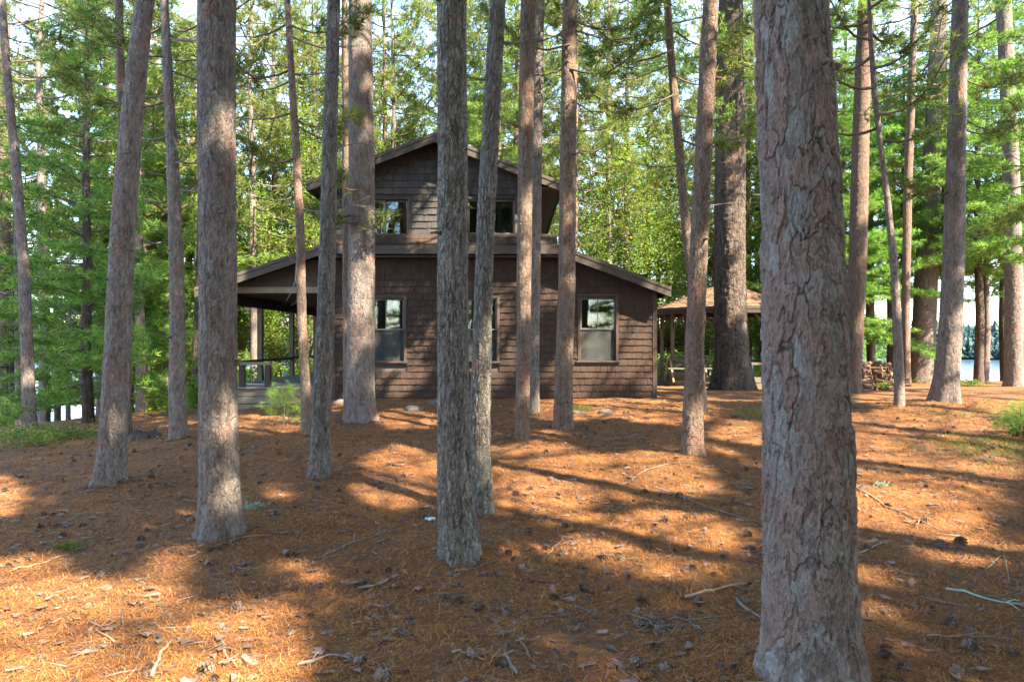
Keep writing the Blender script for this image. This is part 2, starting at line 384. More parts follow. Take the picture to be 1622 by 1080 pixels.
def glass_mat():
    n = NT("window_glass")
    g = n.n("ShaderNodeBsdfGlossy"); g.inputs['Roughness'].default_value = 0.02; g.inputs['Color'].default_value = (0.9, 0.95, 1, 1)
    v = n.coord((1, 1, 1)); n.t.links.new(n.bump(n.noise(v, 2.0, 2), 0.03, 0.02), g.inputs['Normal'])
    t = n.n("ShaderNodeBsdfTransparent"); t.inputs[0].default_value = (0.75, 0.8, 0.8, 1)
    lw = n.n("ShaderNodeFresnel"); lw.inputs[0].default_value = 1.5
    f = n.math('ADD', n.math('MULTIPLY', lw.outputs[0], 1.1), 0.03)
    mx = n.n("ShaderNodeMixShader"); n.t.links.new(f, mx.inputs[0]); n.t.links.new(t.outputs[0], mx.inputs[1]); n.t.links.new(g.outputs[0], mx.inputs[2])
    n.t.links.new(mx.outputs[0], n.out.inputs[0]); return n.m
GLASS = glass_mat()
def screen_mat():
    n = NT("insect_screen"); d = n.n("ShaderNodeBsdfDiffuse"); v = n.coord((1, 1, 1)); n.t.links.new(n.ramp(n.noise(v, 2.5, 4, 0.6), [(0.3, (0.05, 0.055, 0.055)), (0.7, (0.10, 0.105, 0.10))]), d.inputs[0])
    t = n.n("ShaderNodeBsdfTransparent"); mx = n.n("ShaderNodeMixShader"); mx.inputs[0].default_value = 0.48
    n.t.links.new(t.outputs[0], mx.inputs[1]); n.t.links.new(d.outputs[0], mx.inputs[2]); n.t.links.new(mx.outputs[0], n.out.inputs[0]); return n.m
SCREEN = screen_mat()

def litter_mat():
    n = NT("pine_needle_litter")
    v = n.coord((1, 1, 1), rnd=False)
    big = n.noise(v, 0.55, 5, 0.6); mid = n.noise(v, 3.2, 5, 0.65, 0.5); tiny = n.noise(v, 46, 4, 0.75)
    tc = n.n("ShaderNodeTexCoord"); fib = None
    for k, (a, off) in enumerate(((0.5, 0.0), (1.35, 3.0), (2.3, 7.0), (2.9, 11.0))):
        mp = n.n("ShaderNodeMapping"); mp.inputs['Rotation'].default_value = (0, 0, a); mp.inputs['Location'].default_value = (off, off, 0)
        mp.inputs['Scale'].default_value = (9, 150, 9)
        n.t.links.new(tc.outputs['Object'], mp.inputs['Vector'])
        f = n.noise(mp.outputs[0], 1.0, 2, 0.5, 0.25)
        fib = f if fib is None else n.math('MAXIMUM', fib, f)
    c = n.ramp(mid, [(0.25, (0.105, 0.044, 0.023)), (0.5, (0.24, 0.098, 0.035)), (0.75, (0.41, 0.182, 0.052))])
    c = n.mix(0.75, c, n.ramp(fib, [(0.48, 0.45), (0.66, 1.25)]), 'MULTIPLY')
    c = n.mix(n.ramp(big, [(0.42, 0), (0.60, 0.65)]), c, n.mix(tiny, (0.11, 0.052, 0.028), (0.24, 0.12, 0.065)))
    c = n.mix(n.ramp(n.noise(v, 7.0, 5, 0.7, 0.3), [(0.47, 0), (0.62, 0.7)]), c, n.mix(tiny, (0.075, 0.042, 0.03), (0.19, 0.115, 0.08)))
    c = n.mix(n.ramp(tiny, [(0.66, 0), (0.74, 0.8)]), c, (0.40, 0.27, 0.17))
    c = n.mix(n.ramp(n.noise(v, 20, 3, 0.7), [(0.64, 0), (0.72, 0.75)]), c, (0.06, 0.036, 0.024))
    h = n.math('ADD', n.math('MULTIPLY', fib, 0.6), n.math('ADD', n.math('MULTIPLY', mid, 0.8), n.math('MULTIPLY', tiny, 0.5)))
    n.principled(c, 0.9, n.bump(h, 0.9, 0.03), 0.15); return n.m
LITTER = litter_mat()
def needle_litter():
    n = NT("fallen_needles"); c = n.ramp(n.island(), [(0.0, (0.11, 0.046, 0.024)), (0.35, (0.265, 0.106, 0.035)), (0.78, (0.46, 0.20, 0.054)), (1.0, (0.45, 0.28, 0.12))])
    n.principled(c, 0.85, None, 0.1); return n.m
FALLEN = needle_litter()
def water_mat():
    n = NT("lake_water"); v = n.coord((1, 0.35, 1), rnd=False)
    h = n.math('ADD', n.noise(v, 1.2, 4, 0.6), n.math('MULTIPLY', n.noise(v, 0.2, 3), 1.5))
    p = n.principled((0.08, 0.13, 0.19), 0.12, n.bump(h, 0.35, 0.25), 0.5); p.inputs['IOR'].default_value = 1.33; return n.m
WATER = water_mat()

# ------------------------------------------------------------------ the ground, the lake, the far shore
def axis(segs):
    out = []
    for a, b, st in segs: out += list(np.arange(a, b, st))
    return np.array(out + [segs[-1][1]])
gx = axis([(-120, -40, 8), (-40, -14, 1.0), (-14, -6, 0.22), (-6, 7, 0.06), (7, 15, 0.16), (15, 40, 1.0), (40, 120, 8)])
gy = axis([(-60, -10, 5), (-10, 1, 0.8), (1, 2.4, 0.2), (2.4, 8.5, 0.06), (8.5, 16, 0.12), (16, 30, 0.4), (30, 60, 1.5), (60, 110, 8)])
GX, GY = np.meshgrid(gx, gy)
MOUNDS = []
for (px_, py_, w_) in ((1288, 1092, 140), (348, 858, 64), (735, 888, 64), (174, 770, 40), (505, 762, 31), (487, 692, 17), (571, 670, 47), (827, 699, 23), (893, 682, 31), (1096, 724, 32), (283, 699, 25), (846, 656, 16), (1113, 657, 16), (1497, 640, 40)):
    g_ = ground_at(px_, py_); MOUNDS.append((g_[0], g_[1], w_ * g_[1] / FPX / 2))
def relief(x, y):
    m = 0
    for bx, by, br in MOUNDS: m = m + (0.035 + 0.12 * br) * np.exp(-((x - bx) ** 2 + (y - by) ** 2) / (0.16 + br * 2) ** 2)
    return m + 0.05 * fbm(x * 2.2, y * 2.2, 21, 3) + 0.035 * fbm(x * 7.5, y * 7.5, 31, 3)
GZ = terrain(GX, GY) + relief(GX, GY) * np.clip(1.4 - np.hypot(GX, GY) / 40, 0.2, 1)
ny, nx = GX.shape
ii = (np.arange(ny - 1)[:, None] * nx + np.arange(nx - 1)[None, :]).ravel()
link("ground", mk_mesh("ground", np.stack([GX, GY, GZ], -1), np.stack([ii, ii + 1, ii + nx + 1, ii + nx], -1), LITTER, True), None, "structure")
b = MB(); b.add([(-1500, -700, LAKE), (1500, -700, LAKE), (1500, 1500, LAKE), (-1500, 1500, LAKE)], [[0, 1, 2, 3]])
b.build("lake", WATER, None, (0, 0, 0), "structure")
# far shore: a low wooded hill round the bay
V = []; Q = []
nseg = 90
for i in range(nseg + 1):
    a = math.radians(-75 + 150 * i / nseg)
    for k, (r, h) in enumerate(((262, -5.2), (268, -3.6), (300, 2.6), (360, 6.5), (460, 8.5), (560, -5))):
        hh = h + (2.5 * math.sin(a * 5 + k) if 1 < k < 5 else 0)
        V.append((r * math.sin(a), r * math.cos(a), hh))
for i in range(nseg):
    for k in range(5):
        q = i * 6 + k; Q.append([q, q + 6, q + 7, q + 1])
FARSOIL = plain("far_shore_soil", (0.022, 0.045, 0.036), 0.95)
link("hill", mk_mesh("hill", V, np.array(Q), FARSOIL, True), None, "structure")
FV = []; FT = []; fn = 0
for i in range(2200):
    a = math.radians(random.uniform(-62, 62)); r = random.choice((264, 268, 274, 284, 300)) + random.uniform(-2, 6)
    z = -4.3 + max(0, (r - 266)) * 0.19; h = random.uniform(4.0, 7.5); w = random.uniform(1.8, 3.4)
    cx, cyy = r * math.sin(a), r * math.cos(a)
    for t in range(5):
        zb = z + h * (0.06 + t * 0.18); zt = z + h * min(1, (0.40 + t * 0.17)); rr = w * (1 - t * 0.19)
        ph = random.uniform(0, 6)
        for m in range(7):
            a0 = ph + m * 0.8976; a1 = a0 + random.uniform(0.55, 1.0); rm = rr * random.uniform(0.6, 1.15)
            FV += [(cx + rm * math.cos(a0), cyy + rm * math.sin(a0), zb + random.uniform(-.3, .5)), (cx + rm * math.cos(a1), cyy + rm * math.sin(a1), zb + random.uniform(-.3, .5)), (cx, cyy, zt)]
            FT.append([fn, fn + 1, fn + 2]); fn += 3
FARLEAF = leaf_mat("far_shore_needles", [(0, (0.014, 0.04, 0.034)), (1, (0.028, 0.062, 0.046))], 0.05)
tag(link("forest", mk_mesh("forest", FV, np.array(FT), FARLEAF), None, "stuff"), "dark wooded shore across the lake", "forest")

# ------------------------------------------------------------------ where the sun reaches the ground and the cabin (gaps cut into the crowns to let it through)
LIT_PX = [(95, 985, 240, 130), (95, 985, 240, 130), (230, 925, 190, 62), (200, 1065, 270, 60), (60, 860, 140, 42), (300, 850, 70, 34), (250, 905, 120, 40), (455, 925, 95, 40), (500, 1010, 75, 85), (15, 745, 55, 38), (345, 1010, 90, 50),
          (645, 728, 75, 32), (850, 722, 130, 30), (800, 760, 60, 22), (1010, 735, 110, 30), (1075, 820, 130, 42), (930, 790, 60, 14), (1110, 745, 60, 28), (1190, 850, 70, 40),
          (430, 668, 75, 16), (640, 668, 60, 12), (930, 652, 130, 18), (1060, 662, 90, 16), (1170, 690, 60, 22),
          (1440, 700, 130, 28), (1480, 780, 130, 26), (1600, 830, 110, 30), (1430, 868, 70, 18), (1560, 640, 150, 28), (1440, 640, 100, 16), (1580, 730, 100, 22), (1370, 740, 40, 20),
          (1650, 1040, 90, 30), (860, 985, 40, 22), (850, 742, 180, 42), (1090, 825, 160, 52), (1490, 775, 170, 50), (1440, 690, 190, 40), (660, 740, 90, 40), (1160, 905, 60, 22), (1480, 925, 60, 16)]
LIT_WALL = [(785, 545, 38, 95), (920, 600, 75, 34), (1012, 545, 42, 85), (640, 600, 40, 30), (560, 560, 25, 110), (940, 560, 40, 60), (850, 470, 60, 30)]
SUN_SPOTS = []
for (bx, by, px, py, rad) in ((348, 858, 362, 690, .22), (348, 858, 360, 790, .2), (348, 858, 362, 215, .2), (571, 670, 588, 620, .2), (571, 670, 587, 540, .22), (571, 670, 585, 440, .25), (571, 670, 580, 60, .3),
        (174, 770, 216, 150, .22), (827, 699, 838, 620, .2), (827, 699, 840, 480, .25), (827, 699, 840, 330, .3), (827, 699, 842, 170, .3), (893, 682, 903, 560, .2), (893, 682, 905, 450, .2), (893, 682, 908, 120, .3), (1096, 724, 1104, 690, .25), (1096, 724, 1114, 400, .25), (1096, 724, 1128, 150, .3),
        (1350, 622, 1368, 520, .4), (1350, 622, 1372, 330, .4), (1350, 622, 1380, 100, .5), (1459, 606, 1478, 480, .4), (1459, 606, 1490, 300, .5), (1497, 640, 1524, 150, .4), (552, 660, 549, 250, .3), (552, 660, 548, 120, .3), (487, 692, 478, 300, .3), (1113, 657, 1075, 150, .3)):
    _g = ground_at(bx, by); SUN_SPOTS.append((ray(px, py, _g[1]), rad))
def shade_keep(C, rng, pad=0.0):
    """True for foliage that would not shade one of those sun patches"""
    C = np.asarray(C)
    t = (C[:, 2] - 0.25) / -LDIR[2]; G = C + t[:, None] * LDIR
    t2 = (15.0 - C[:, 1]) / LDIR[1]; Wl = C + np.maximum(t2, 0)[:, None] * LDIR
    onwall = (t2 > 0) & (Wl[:, 0] > -6.6) & (Wl[:, 0] < 3.2) & (Wl[:, 2] > 0.3) & (Wl[:, 2] < 6)
    P = np.where(onwall[:, None], Wl, G)
    d = np.maximum(P[:, 1], 0.5)
    px = W0 / 2 + P[:, 0] / d * FPX; py = H0 / 2 + (EYE - P[:, 2]) / d * FPX
    keep = np.ones(len(C), bool)
    nz = 1 + 0.8 * fbm(P[:, 0] * 1.6, P[:, 1] * 1.6, 77, 3)
    for q, msk in ((LIT_PX, ~onwall), (LIT_WALL, onwall)):
        for (a, bb, rx, ry) in q:
            ins = ((px - a) / rx) ** 2 + ((py - bb) / ry) ** 2 < 1.0 * nz
            keep &= ~(ins & msk & (P[:, 1] > 1.0))
    zb = C[:, 2] + LDIR[2] * (26 - C[:, 1]) / LDIR[1]           # crowns thinned out so that sun reaches the wood behind
    keep &= ~(~onwall & (zb > 0.5) & (C[:, 1] < 24) & (rng.random(len(C)) < 0.65))
    for Q, rad in SUN_SPOTS:
        w = C - Q; al = -(w @ LDIR); perp = np.linalg.norm(w + al[:, None] * LDIR, axis=1)
        keep &= ~((al > 0.3) & (perp < rad))
    return keep

# ------------------------------------------------------------------ foliage
class Crown:
    def __init__(s, seed): s.r = np.random.default_rng(seed); s.C = []; s.A = []; s.wood = MB()
    def tufts(s, C, A): s.C.append(np.asarray(C)); s.A.append(np.asarray(A))
    def arr(s): return np.concatenate(s.C), np.concatenate(s.A)

def unit(v): return v / np.maximum(np.linalg.norm(v, axis=-1, keepdims=True), 1e-9)

def bough_red(cr, p0, az, L, pitch=0.0, dens=1.0, r0=0.03):
    r = cr.r; n = 7; t = np.linspace(0, 1, n)
    d = np.array([math.cos(az), math.sin(az), 0])
    side = np.array([-d[1], d[0], 0])
    bend = r.normal(0, 0.12) * L
    P = p0 + d * (t * L)[:, None] + side * (bend * t ** 2)[:, None] + np.array([0, 0, 1.0]) * (pitch * t * L - 0.18 * L * np.sin(t * math.pi) * 0.9 + 0.22 * L * t ** 3)[:, None]
    P += r.normal(0, 0.02 * L, P.shape) * t[:, None]
    cr.wood.tube(P, r0 * (1 - 0.8 * t) + 0.004, 5)
    m = max(3, int(L * 5 * dens))
    for i in range(m):
        tt = 0.35 + 0.65 * (i + r.random()) / m; k = min(int(tt * (n - 1)), n - 2); f = tt * (n - 1) - k
        q = P[k] * (1 - f) + P[k + 1] * f
        s = 1 if i % 2 else -1
        dd = unit(d * r.uniform(0.3, 1.0) + side * s * r.uniform(0.3, 1.1) + np.array([0, 0, r.uniform(-0.1, 0.6)]))
        tl = r.uniform(0.25, 0.75) * (0.5 + 0.3 * L) * 0.6
        e = q + dd * tl
        cr.wood.tube(np.array([q, q + dd * tl * 0.5 - np.array([0, 0, 0.02]), e]), np.array([0.010, 0.007, 0.004]), 4)
        nt = int(r.integers(4, 8))
        Cc = q + (e - q) * r.uniform(0.45, 1.1, nt)[:, None] + r.normal(0, 0.07, (nt, 3))
        cr.tufts(Cc, unit(dd + r.normal(0, 0.55, (nt, 3)) + np.array([0, 0, 0.35])))
    cr.tufts(P[-1] + r.normal(0, 0.05, (3, 3)), unit(d + r.normal(0, .4, (3, 3))))

def bough_white(cr, p0, az, L, pitch=0.0, dens=1.0, r0=0.025, droop=0.12):
    r = cr.r; n = 6; t = np.linspace(0, 1, n)
    d = np.array([math.cos(az), math.sin(az), 0]); side = np.array([-d[1], d[0], 0])
    P = p0 + d * (t * L)[:, None] + side * (r.normal(0, 0.1) * L * t ** 2)[:, None] + np.array([0, 0, 1.0]) * (pitch * t * L - droop * L * t ** 2)[:, None]
    cr.wood.tube(P, r0 * (1 - 0.85 * t) + 0.003, 5)
    m = max(4, int(L * 9 * dens))
    for i in range(m):
        tt = 0.18 + 0.82 * (i + r.random()) / m; k = min(int(tt * (n - 1)), n - 2); f = tt * (n - 1) - k
        q = P[k] * (1 - f) + P[k + 1] * f; s = 1 if i % 2 else -1
        tl = (0.38 * L * (1.05 - tt) + 0.14) * r.uniform(0.6, 1.2)
        dd = unit(d * r.uniform(0.45, 0.9) + side * s * r.uniform(0.5, 1.0) + np.array([0, 0, r.uniform(-0.15, 0.2)]))
        e = q + dd * tl
        if tl > 0.3: cr.wood.tube(np.array([q, e]), np.array([0.006, 0.003]), 3)
        nt = max(3, int(tl * 11))
        u = r.uniform(0.1, 1.05, nt)
        Cc = q + (e - q) * u[:, None] + r.normal(0, 0.06, (nt, 3))
        cr.tufts(Cc, unit(dd + r.normal(0, 0.5, (nt, 3)) * np.array([1, 1, 0.6])))
    cr.tufts(P[-1] + r.normal(0, 0.04, (3, 3)), unit(d + r.normal(0, .3, (3, 3))))

def needles(C, A, r, L=0.14, w=0.014, n=12, spread=0.75, flat=0.0):
    N = len(C)
    D = unit(A[:, None, :] * 0.75 + r.normal(0, spread, (N, n, 3)) * np.array([1, 1, 1 - flat]))
    ln = L * r.uniform(0.7, 1.2, (N, n, 1))
    B = C[:, None, :] + A[:, None, :] * r.uniform(-0.3, 0.3, (N, n, 1)) * L
    sd = unit(np.cross(D, r.normal(0, 1, (N, n, 3))))
    V = np.stack([B - sd * w / 2, B + sd * w / 2, B + D * ln], 2).reshape(-1, 3)
    return V, np.arange(len(V)).reshape(-1, 3)

def leaves(C, r, size=0.09, n=7, spread=0.16):
    N = len(C) * n
    P = np.repeat(C, n, 0) + r.normal(0, spread, (N, 3))
    a = unit(r.normal(0, 1, (N, 3)) * np.array([1, 1, 0.5])); nn = unit(r.normal(0, 0.6, (N, 3)) + np.array([0, 0, 0.8])); b_ = unit(np.cross(nn, a))
    s = size * r.uniform(0.6, 1.25, (N, 1))
    V = np.stack([P - a * s, P + b_ * s * 0.5, P + a * s, P - b_ * s * 0.5], 1).reshape(-1, 3)
    return V, np.arange(len(V)).reshape(-1, 4)

# ------------------------------------------------------------------ trunks
def flaky_trunk(pts, rad, zfine, seed, nseg=400, dv=0.005, coarse=0.4):
    """the nearest trunk: loose plates and thin flakes, each lifted by its own amount, with narrow cracks between the plates"""
    z = pts[:, 2]; z0 = z[0]
    zz = np.concatenate([np.arange(z0 - 0.25, zfine, dv), np.arange(zfine, z[-1], coarse), [z[-1]]])
    X = np.interp(zz, z, pts[:, 0]); Y = np.interp(zz, z, pts[:, 1]); R = np.interp(zz, z, rad)
    X = X + 0.02 * fbm(zz * 1.1, zz * 0, seed, 3)
    th = np.arange(nseg) / nseg * 2 * math.pi + math.pi / 2; TH, ZZ = np.meshgrid(th, zz); rm = float(rad[0])
    cx, sx = np.cos(TH), np.sin(TH); A = (TH - math.pi / 2) / (2 * math.pi)
    def warp(f, sd_): return vnoise(cx * f * rm * 2.2 + 11, ZZ * f + sx * f * rm * 2.2, sd_) - 0.5
    w1 = warp(9, seed); w2 = warp(9, seed + 1); w3 = warp(30, seed + 2); w4 = warp(30, seed + 3)
    n1 = 17; f1, f2, c1 = worley(A * n1 + w1 * 0.9 + w3 * .35, ZZ / 0.19 + w2 * 0.8 + w4 * .3, n1, seed)
    n2 = 40; g1, g2, c2 = worley(A * n2 + w1 * 1.6 + w3 * .9, ZZ / 0.062 + w2 * 1.6 + w4 * .9, n2, seed + 20)
    n3 = 84; h1, h2, c3 = worley(A * n3 + w3 * 1.4, ZZ / 0.026 + w4 * 1.4, n3, seed + 40)
    cm = np.clip(warp(5, seed + 7) * 2.4 + 0.42, 0, 1)
    crack = (1 - sst((f2 - f1) / 0.075)) * cm
    crack2 = (1 - sst((g2 - g1) / 0.10)) * np.clip(warp(8, seed + 8) * 3 + 0.45, 0, 1) * .75
    disp = 0.010 * (c1 - 0.5) + 0.0085 * (c2 - 0.5) * (0.5 + c1) + 0.0042 * (c3 - 0.5) - 0.012 * crack - 0.005 * crack2 + 0.004 * w3
    h = np.maximum(ZZ - z0, 0)
    root = np.maximum(0, np.cos(TH - 3.55)) ** 3 * 1.0 + np.maximum(0, np.cos(TH - 5.1)) ** 5 * .7 + np.maximum(0, np.cos(TH - .2)) ** 4 * .6 + np.maximum(0, np.cos(TH - 1.9)) ** 3 * .8
    RR = R[:, None] * (1 + root * 0.42 * np.exp(-h / 0.14) + 0.10 * np.exp(-h / 0.3) + 0.02 * np.cos(2 * TH + 1 + ZZ) + 0.018 * np.cos(3 * TH - ZZ * 1.4)) + disp + .016 * fbm(cx * 2 + 4, ZZ * 2 + sx * 2, seed + 9, 3)
    V = np.stack([X[:, None] + RR * cx, Y[:, None] + RR * sx, ZZ], -1).reshape(-1, 3); n = len(zz)
    i = np.arange(n - 1)[:, None] * nseg; j = np.arange(nseg)[None, :]; j2 = (j + 1) % nseg
    Q = np.stack([i + j, i + j2, i + nseg + j2, i + nseg + j], -1).reshape(-1, 4)
    return V, [Q], {"plate": c1.ravel(), "flake": (0.65 * c2 + 0.35 * c3).ravel(), "crack": np.clip(crack + crack2, 0, 1).ravel()}

def trunk_surface(pts, rad, nseg, dv, zfine, seed, cellw=0.06, cellh=0.16, amp=0.012, flare=0.3, flh=0.35, roots=5, base=None, coarse=0.6):
    """pts (n,3) from base to top, rad (n,): a bark-plated trunk"""
    r = np.random.default_rng(seed)
    z = pts[:, 2]; z0 = z[0]
    zz = np.concatenate([np.arange(z0 - 0.25, min(zfine, z[-1]), dv), np.arange(min(zfine, z[-1]), z[-1], coarse), [z[-1]]])
    X = np.interp(zz, z, pts[:, 0]); Y = np.interp(zz, z, pts[:, 1]); R = np.interp(zz, z, rad)
    # smooth the centre line a little so it bends rather than kinks
    for _ in range(2):
        if len(zz) > 20:
            k = max(1, int(0.25 / dv)); ker = np.ones(2 * k + 1) / (2 * k + 1)
            for arr in (X, Y, R):
                pad = np.concatenate([np.full(k, arr[0]), arr, np.full(k, arr[-1])]); arr[:] = np.convolve(pad, ker, 'valid')
    wob = 0.010 * fbm(zz * 1.3, zz * 0, seed, 3); X = X + wob; Y = Y + 0.01 * fbm(zz * 1.3, zz * 0 + 9, seed + 3, 3)
    th = np.arange(nseg) / nseg * 2 * math.pi + math.pi / 2            # seam at the back
    TH, ZZ = np.meshgrid(th, zz); RR = R[:, None] * np.ones(nseg)[None, :]
    rm = float(np.mean(rad[: max(2, len(rad) // 3)]))
    nu = max(5, int(round(2 * math.pi * rm / cellw)))
    U = (TH - math.pi / 2) / (2 * math.pi) * nu; Vv = ZZ / cellh
    wx = 0.7 * (vnoise(np.cos(TH) * 3 + 7, ZZ * 5 + np.sin(TH) * 3, seed) - 0.5); wy = 0.7 * (vnoise(np.cos(TH) * 4, ZZ * 4 + np.sin(TH) * 4 + 5, seed + 1) - 0.5)
    f1, f2, cid = worley(U + wx, Vv + wy, nu, seed)
    edge = sst((f2 - f1) / 0.18)
    f1b, f2b, cidb = worley(U * 2 + wx * 3 + 3, Vv * 2.6 + wy * 3, nu * 2, seed + 40)
    disp = amp * (edge - 0.7) + amp * 0.55 * (cid - 0.5) + amp * 0.45 * (sst((f2b - f1b) / 0.3) - 0.6) + amp * 0.3 * (cidb - 0.5)
    h = np.maximum(ZZ - z0, 0)
    lob = 0.0
    ph = r.uniform(0, 6.28, 3)
    lob = 0.5 + 0.5 * np.cos(roots * TH + ph[0]) + 0.35 * np.cos((roots - 2) * TH + ph[1])
    RR = RR * (1 + flare * np.exp(-h / flh) * (0.55 + 0.7 * lob) + 0.03 * np.cos(2 * TH + ph[2] + ZZ * 0.5) + 0.025 * np.cos(3 * TH + ph[1] - ZZ))
    RR = RR + disp * np.clip(R[:, None] / rm, 0.3, 1) + 0.02 * R[:, None] * fbm(np.cos(TH) * 2 + 4, ZZ * 1.5 + np.sin(TH) * 2, seed + 7, 3)
    V = np.stack([X[:, None] + RR * np.cos(TH), Y[:, None] + RR * np.sin(TH), ZZ], -1).reshape(-1, 3)
    n = len(zz)
    i = np.arange(n - 1)[:, None] * nseg; j = np.arange(nseg)[None, :]; j2 = (j + 1) % nseg
    Q = np.stack([i + j, i + j2, i + nseg + j2, i + nseg + j], -1).reshape(-1, 4)
    cap = np.arange((n - 1) * nseg, n * nseg)
    T = np.stack([np.full(nseg - 2, cap[0]), cap[1:-1], cap[2:]], -1)
    return V, [Q, T], (0.55 * cid + 0.45 * cidb).ravel()

def path_from_pixels(ctrl, d, height, lean_y=0.0):
    """photo outline of a trunk (px, py, width) -> centre line and radii at its own distance d"""
    P = []; R = []
    for (px, py, w) in ctrl:
        p = ray(px, py, d); P.append(p); R.append(w * d / FPX / 2)
    P = np.array(P); R = np.array(R)
    top = P[-1]; zb = P[0][2]
    if top[2] < zb + height:
        # carry the trunk on above the frame, straightening as it goes
        sl = (P[-1] - P[-2]) / max(P[-1][2] - P[-2][2], 0.1); hh = zb + height - top[2]
        for f in (0.25, 0.5, 0.75, 1.0):
            q = top + np.array([sl[0] * hh * f * (1 - 0.5 * f), 0, hh * f]); P = np.vstack([P, q]); R = np.append(R, R[len(ctrl) - 1] * (1 - f) ** 0.8 + 0.02)
    P[:, 1] += lean_y * (P[:, 2] - zb)
    return P, R

def make_crown(cr_seed, P, R, h0, top, style, spreadL, nb, carve=True, nL=0.15, nw=0.02, nn=11, dens=1.0):
    cr = Crown(cr_seed); r = cr.r
    zb = P[0][2]
    for i in range(nb):
        f = (i + r.random()) / nb
        z = zb + h0 + (top - h0) * f
        p0 = np.array([np.interp(z, P[:, 2], P[:, 0]), np.interp(z, P[:, 2], P[:, 1]), z])
        az = i * 2.4 + r.normal(0, 0.4)
        if style == 'red':
            L = spreadL * (0.55 + 0.6 * math.sin(math.pi * min(1, f * 0.85 + 0.18))) * r.uniform(0.7, 1.15); L *= (1 - 0.65 * f ** 3)
            bough_red(cr, p0, az, L, r.uniform(-0.05, 0.25) + 0.35 * f, dens)
        else:
            L = spreadL * (1.0 - 0.82 * f) * r.uniform(0.7, 1.15) + 0.25
            bough_white(cr, p0, az, L, r.uniform(-0.15, 0.4) + 0.3 * f ** 2, dens, droop=r.uniform(.05, .3))
    C, A = cr.arr()
    if carve:
        k = shade_keep(C, r); C, A = C[k], A[k]
    if style == 'red': V, T = needles(C, A, r, nL, nw, nn, 0.75)
    else: V, T = needles(C, A, r, nL * 0.85, nw * 0.62, nn + 2, 0.85, 0.2)
    return cr, V, T

def build_tree(ctrl, label, bark, height, opts, group=None, crown=None, seed=0, lean_y=0.0, name="pine_tree", depth=None):
    if depth is None:
        g = ground_at(ctrl[0][0], ctrl[0][1]); d = g[1]
    else:
        d = depth; p = ray(ctrl[0][0], ctrl[0][1], d); g = np.array([p[0], d, float(terrain(p[0], d))])
    P, R = path_from_pixels(ctrl, d, height, lean_y)
    P[0][2] = min(P[0][2], g[2])
    root = empty(name, (P[0][0], P[0][1], g[2]), label, "tree", group)
    off = np.array(root.location)
    zvis = EYE + 0.52 * d + 0.3
    if bark is BARK_NEAR: V, F, at = flaky_trunk(P, R, 3.4, seed + 1)
    else:
        V, F, pl = trunk_surface(P, R, zfine=zvis, seed=seed + 1, **opts); at = {"plate": pl}
    link("trunk", mk_mesh("trunk", V - off, F, bark, True, at), root)
    if d < 17 and opts is not THIN:
        m = MB(); rr = np.random.default_rng(seed + 3)
        for _ in range(int(rr.integers(2, 6))):
            z = P[0][2] + rr.uniform(1.3, min(zvis, 8.5)); a = rr.uniform(math.pi, 2 * math.pi) if rr.random() < .8 else rr.uniform(0, 6.28); rad_ = float(np.interp(z, P[:, 2], R))
            c = np.array([np.interp(z, P[:, 2], P[:, 0]), np.interp(z, P[:, 2], P[:, 1]), z]); dd = np.array([math.cos(a), math.sin(a), rr.uniform(-.2, .35)])
            ln = rr.choice([.02, .03, .05, .07]) * rr.uniform(.7, 1.4); q0 = c + dd * rad_ * .85
            rk = rr.uniform(.008, .018)
            m.tube([q0, q0 + dd * (rad_ * .2 + ln * .5), q0 + dd * (rad_ * .2 + ln) + [0, 0, rr.uniform(-.02, .02)]], [rk * 1.6, rk, rk * .7], 6)
        link("branch_stubs", m.mesh("branch_stubs", LIMB, off, True), root, "stuff")
    if crown:
        style, h0, spreadL, nb = crown[:4]; kw = crown[4] if len(crown) > 4 else {}
        cr, CV, CT = make_crown(seed + 100, P, R, h0, height, style, spreadL, nb, **kw)
        link("crown", mk_mesh("crown", CV - off, CT, NEEDLE_RED if style == 'red' else NEEDLE_WHITE), root)
        link("limbs", cr.wood.mesh("limbs", LIMB, off, True), root, "stuff")
    return root, P, R, d

BIG = dict(nseg=260, dv=0.0075, cellw=0.06, cellh=0.15, amp=0.0075, flare=0.34, flh=0.22, roots=5)
MED = dict(nseg=110, dv=0.014, cellw=0.05, cellh=0.11, amp=0.007, flare=0.42, flh=0.15, roots=5)
MEDV = dict(nseg=120, dv=0.014, cellw=0.035, cellh=0.16, amp=0.011, flare=0.30, flh=0.30, roots=7)
FAR = dict(nseg=56, dv=0.03, cellw=0.05, cellh=0.13, amp=0.009, flare=0.2, flh=0.22, roots=5)
THIN = dict(nseg=32, dv=0.05, cellw=0.045, cellh=0.14, amp=0.006, flare=0.2, flh=0.2, roots=4)
VFAR = dict(nseg=64, dv=0.03, cellw=0.05, cellh=0.35, amp=0.028, flare=0.28, flh=0.5, roots=6)
G1 = "pine trees in front of the cabin"; G2 = "pine trees beside the lake"; G3 = "pine trees at the porch side"
